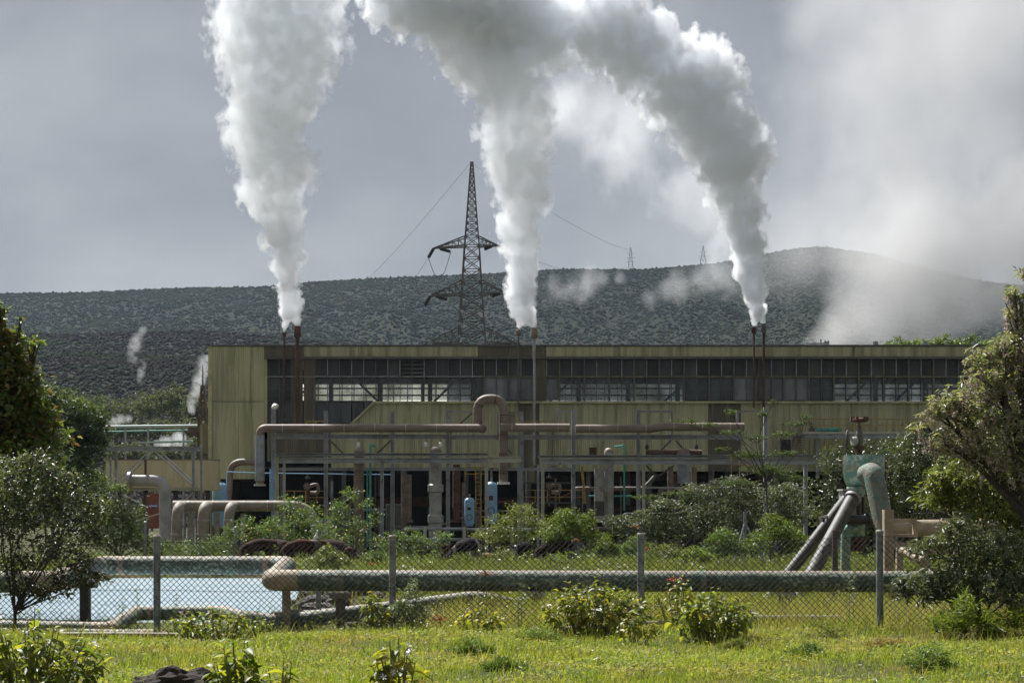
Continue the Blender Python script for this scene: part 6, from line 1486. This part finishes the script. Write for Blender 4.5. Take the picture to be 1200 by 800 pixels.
# ------------------------------------------------------------------ cattle
def cow_mesh(head_down=True, bend=0.0, seed=0):
    J = {}; V = []; E = []; Rr = []
    def j(n, x, y, z, r, par=None):
        V.append((x, y, z)); Rr.append(r); J[n] = len(V) - 1
        if par is not None: E.append((J[par], J[n]))
    j('pelvis', -.60, 0, 1.14, (.27, .29)); j('loin', -.25, 0, 1.10, (.31, .32), 'pelvis'); j('rib', .15, 0, 1.07, (.33, .35), 'loin'); j('shoulder', .55, 0, 1.12, (.25, .36), 'rib')
    j('rump', -.83, 0, 1.10, (.22, .26), 'pelvis'); j('tailroot', -1.00, 0, 1.22, .05, 'rump'); j('tail1', -1.06, .02, .85, .03, 'tailroot'); j('tail2', -.98, .03, .55, .028, 'tail1'); j('tuft', -.97, .03, .38, .05, 'tail2')
    if head_down: j('neck', .84, bend * .3, .90, (.15, .21), 'shoulder'); j('poll', 1.12, bend, .58, (.105, .13), 'neck'); j('face', 1.22, bend * 1.2, .36, (.08, .10), 'poll'); j('muzzle', 1.27, bend * 1.3, .19, (.072, .075), 'face')
    else: j('neck', .86, bend * .3, 1.22, (.14, .20), 'shoulder'); j('poll', 1.14, bend, 1.38, (.11, .13), 'neck'); j('face', 1.34, bend * 1.3, 1.26, (.08, .10), 'poll'); j('muzzle', 1.48, bend * 1.5, 1.14, (.07, .075), 'face')
    px, py_, pz = V[J['poll']]
    for s in (-1, 1):
        j('ear%d' % s, px - .02, py_ + s * .14, pz + .03, (.05, .03), 'poll'); j('eartip%d' % s, px - .03, py_ + s * .27, pz + .0, (.025, .02), 'ear%d' % s)
        j('hipj%d' % s, -.66, s * .17, .88, (.14, .17), 'pelvis'); j('stifle%d' % s, -.52, s * .19, .66, (.095, .12), 'hipj%d' % s); j('hock%d' % s, -.72, s * .18, .42, .052, 'stifle%d' % s); j('fet%d' % s, -.68 + .05 * s, s * .18, .12, .042, 'hock%d' % s); j('hoof%d' % s, -.64 + .05 * s, s * .18, .0, .055, 'fet%d' % s)
        j('elbow%d' % s, .48, s * .19, .74, (.10, .12), 'shoulder'); j('knee%d' % s, .52 + .06 * s, s * .17, .40, .058, 'elbow%d' % s); j('ffet%d' % s, .50 + .1 * s, s * .17, .11, .042, 'knee%d' % s); j('fhoof%d' % s, .53 + .1 * s, s * .17, 0, .055, 'ffet%d' % s)
    me = bpy.data.meshes.new('cow_raw'); me.from_pydata(V, E, []); o = link(bpy.data.objects.new('cow_raw', me))
    md = o.modifiers.new('skin', 'SKIN'); md.use_smooth_shade = True
    for i, r in enumerate(Rr):
        sv = me.skin_vertices[0].data[i]; sv.radius = r if isinstance(r, tuple) else (r, r); sv.use_root = (i == 0)
    sb = o.modifiers.new('sub', 'SUBSURF'); sb.levels = 1; sb.render_levels = 1
    dg = bpy.context.evaluated_depsgraph_get(); dg.update()
    fin = bpy.data.meshes.new_from_object(o.evaluated_get(dg)); fin.name = 'cow'; bpy.data.objects.remove(o); bpy.data.meshes.remove(me)
    fin.materials.clear(); return fin
def hide_mat(name, c1, c2, lo, hi, ns, seed):
    m = bpy.data.materials.new(name); m.use_nodes = True; nt = m.node_tree; N = nt.nodes; L = nt.links; b = N['Principled BSDF']; b.inputs['Roughness'].default_value = .9; b.inputs['Specular IOR Level'].default_value = .12
    tc = N.new('ShaderNodeTexCoord'); mp = N.new('ShaderNodeMapping'); mp.inputs['Location'].default_value = (seed * 3.3, seed, 0); L.new(tc.outputs['Object'], mp.inputs[0])
    nz = N.new('ShaderNodeTexNoise'); nz.inputs['Scale'].default_value = ns; nz.inputs['Detail'].default_value = 2; L.new(mp.outputs[0], nz.inputs['Vector'])
    r = N.new('ShaderNodeMapRange'); r.inputs[1].default_value = lo; r.inputs[2].default_value = hi; L.new(nz.outputs[0], r.inputs[0])
    n2 = N.new('ShaderNodeTexNoise'); n2.inputs['Scale'].default_value = 40; L.new(tc.outputs['Object'], n2.inputs['Vector'])
    mx = N.new('ShaderNodeMix'); mx.data_type = 'RGBA'; mx.inputs[6].default_value = (*c1, 1); mx.inputs[7].default_value = (*c2, 1); L.new(r.outputs[0], mx.inputs[0])
    h = N.new('ShaderNodeHueSaturation'); q = N.new('ShaderNodeMapRange'); q.inputs[3].default_value = .7; q.inputs[4].default_value = 1.3; L.new(n2.outputs[0], q.inputs[0]); L.new(q.outputs[0], h.inputs['Value']); L.new(mx.outputs[2], h.inputs['Color']); L.new(h.outputs[0], b.inputs['Base Color'])
    return m
cow_meshes = [cow_mesh(True, .05), cow_mesh(True, -.22), cow_mesh(False, .15)]
mb_eye = m_hide_black
brown = ((.040, .017, .010), (.022, .012, .008)); 
def cow(px, D, rot, mesh, mat, label, size=1.0, sink=0.0):
    q = gnd(px, D); q.z -= sink
    me = cow_meshes[mesh].copy(); me.materials.append(mat)
    o = link(bpy.data.objects.new('cow', me)); o.location = q; o.rotation_euler = (0, 0, RAD(rot)); o.scale = (size,) * 3
    OFF[o.name] = Vector((0, 0, 0)); tag(o, label, 'cow', 'cattle grazing behind the pipeline')
    hd = [(1.12, .05, .58, .0), (1.12, -.22, .58, 0), (1.14, .15, 1.38, 0)][mesh]
    for s in (-1, 1):
        h = MB().tube([(hd[0] - .03, hd[1] + s * .07, hd[2] + .10), (hd[0] - .02, hd[1] + s * .17, hd[2] + .15), (hd[0] + .02, hd[1] + s * .20, hd[2] + .25)], [.028, .02, .006], 8).build('horn', m_tan, o)
    return o
cow(303, 69, 222, 0, hide_mat('dark_brown_hide', *brown, .4, .6, 1.6, 1), 'dark brown cow grazing first in the row under the yellow flowered thicket', .86)
cow(325, 73, 130, 1, hide_mat('black_brown_hide', (.018, .011, .009), (.034, .017, .011), .4, .6, 1.5, 2), 'blackish cow mostly hidden between two brown cows', .86)
cow(349, 70, 228, 0, hide_mat('red_brown_hide', (.055, .021, .011), (.030, .013, .008), .4, .6, 1.4, 3), 'reddish brown cow grazing third in the row behind the pipe elbow', .84)
cow(373, 73, 40, 1, hide_mat('brown_grey_hide', (.048, .021, .013), (.13, .11, .10), .55, .62, 1.3, 4), 'brown cow with a greyish flank behind the golden green bush', .86)
cow(393, 76, -40, 0, hide_mat('dark_hide', (.018, .011, .008), (.03, .016, .011), .4, .6, 1.3, 5), 'dark cow at the end of the row behind the golden green bush', .88)
cow(410, 66, 84, 1, hide_mat('calf_hide', (.050, .021, .011), (.03, .014, .008), .4, .6, 1.5, 6), 'small brown calf seen from behind near the end of the row', .60)
cow(508, 75, 200, 0, hide_mat('rust_brown_hide', (.05, .019, .010), (.03, .013, .008), .4, .6, 1.2, 7), 'rusty brown cow half hidden by weeds in front of the collared pipe', .78)
cow(549, 66, 238, 1, hide_mat('pied_hide', (.012, .010, .009), (.34, .31, .27), .54, .58, 1.25, 8), 'black and white cow with a pale shoulder patch', .88)
cow(572, 68, -10, 0, hide_mat('fawn_hide', (.30, .21, .11), (.22, .15, .08), .4, .6, 1.4, 9), 'pale fawn calf lying low beside the black and white cow', .42)
cow(616, 67, 66, 0, hide_mat('black_hide_white_back', (.011, .010, .009), (.34, .32, .29), .60, .64, 1.0, 3.5), 'black cow seen from behind with a pale patch along its back', .78)
cow(650, 66, 205, 0, hide_mat('brown_black_hide', (.017, .011, .008), (.028, .015, .010), .4, .6, 1.5, 11), 'dark brownish black cow grazing broadside near the bright bush', .82)
eg = thing('cattle_egret', gnd(370, 73) + Vector((0, 0, 1.16)), 'small white egret perched on the back of the brown cow with a greyish flank', 'bird')
mbg = MB().lathe(OFF[eg.name] + Vector((0, 0, .08)), [(.02, -.14), (.07, -.06), (.085, .04), (.05, .13), (.03, .2), (.028, .27), (.04, .31), (.03, .345), (.008, .36)], 12, axis=(.25, 0, 1)); mbg.build('egret_body', m_white, eg)
MB().tube([OFF[eg.name] + Vector((.10, 0, .41)), OFF[eg.name] + Vector((.19, 0, .39))], [.012, .003], 6).build('beak', m_yellow, eg)
for s in (-.02, .02): MB().tube([OFF[eg.name] + Vector((s, 0, 0)), OFF[eg.name] + Vector((s, 0, -.10))], .007, 5).build('leg', m_black, eg)

# ------------------------------------------------------------------ drifting steam
def wisp(pts, D, dens, ns, amp, sharp, label, seed, kind=None, infl=1.1, cat='steam cloud', name='steam_wisp', linked=True, group=None, smooth=.3, **kw):
    pf = chain(pts, D)
    kw.setdefault('bias', max(0, amp * .2 + 1 - infl))
    return steam(name, pf, steam_mat(name + '_mat_%d' % seed, pf, dens, ns, amp, sharp, seed=seed, smooth=smooth, **kw), infl, label, cat, group, kind, linked)
WG = 'small wisps of steam'
wisp([(163, 446, 12), (168, 430, 20), (154, 414, 24), (160, 400, 26), (168, 388, 18)], 330, .12, .5, 2.6, 2.4, 'thin steam wisp rising against the dark lava terrace', 21, group=WG)
wisp([(226, 478, 18), (228, 462, 24), (234, 446, 26), (240, 430, 30), (246, 420, 22)], 170, .40, .7, 2.2, 2.4, 'white steam puff slipping out behind the corner of the hall', 22, group=WG)
wisp([(128, 494, 14), (140, 491, 26), (150, 490, 14)], 160, .5, .8, 2.2, 2.4, 'low white steam over the pale teal pipe bridge', 23, group=WG)
wisp([(184, 519, 12), (196, 517, 22), (208, 514, 26), (214, 520, 16)], 156, .6, .8, 2.2, 2.4, 'white steam puff between the pipes of the teal bridge', 24, group=WG)
wisp([(880, 330, 90), (940, 300, 170), (1010, 250, 260), (1070, 190, 360), (1120, 110, 460), (1120, 0, 560)], 430, .030, .04, 2.0, 1.0, 'wide pale veil of drifting steam filling the sky beyond the arching plume', 25, kind='stuff', infl=1.15, name='steam_bank', detail=5, tint=(.80, .80, .80))
wisp([(950, 404, 40), (985, 390, 88), (1020, 366, 140), (1060, 332, 190), (1110, 304, 230), (1180, 285, 280), (1250, 275, 300)], 400, .11, .05, 2.0, 1.2, 'low bank of white steam rolling over the end of the ridge behind the hall', 29, kind='stuff', infl=1.35, name='steam_bank', detail=5, bias=.16, tint=(.80, .80, .80))
wisp([(650, 340, 60), (690, 330, 50), (725, 325, 30)], 700, .035, .09, 2.4, 2.0, 'faint low cloud of steam lying on the ridge between two plumes', 26, group=WG)
wisp([(760, 350, 40), (800, 335, 70), (840, 320, 80), (850, 290, 90)], 600, .035, .09, 2.4, 2.0, 'faint steam blowing off the ridge behind the arching plume', 27, group=WG)
wisp([(850, 270, 70, 4), (800, 220, 120, 4), (740, 170, 170, 4), (680, 140, 170, 4)], 122, .14, .3, 2.2, 1.8, 'thin veil of steam hanging inside the curve of the arching plume', 28, infl=1.1, name='steam_veil', kind=None)

# ------------------------------------------------------------------ air
def haze():
    mb = MB().box(-1400, -40, -6, 1400, 3200, 330)
    m = bpy.data.materials.new('haze'); m.use_nodes = True; nt = m.node_tree; N = nt.nodes
    for n in list(N): N.remove(n)
    out = N.new('ShaderNodeOutputMaterial'); v = N.new('ShaderNodeVolumePrincipled'); nt.links.new(v.outputs[0], out.inputs['Volume'])
    v.inputs['Color'].default_value = (.62, .80, 1, 1); v.inputs['Density'].default_value = HAZE; v.inputs['Anisotropy'].default_value = .2
    o = mb.build('haze', m, origin=(0, 0, 0), smooth=False); o['kind'] = 'stuff'
HAZE = .00005
haze()
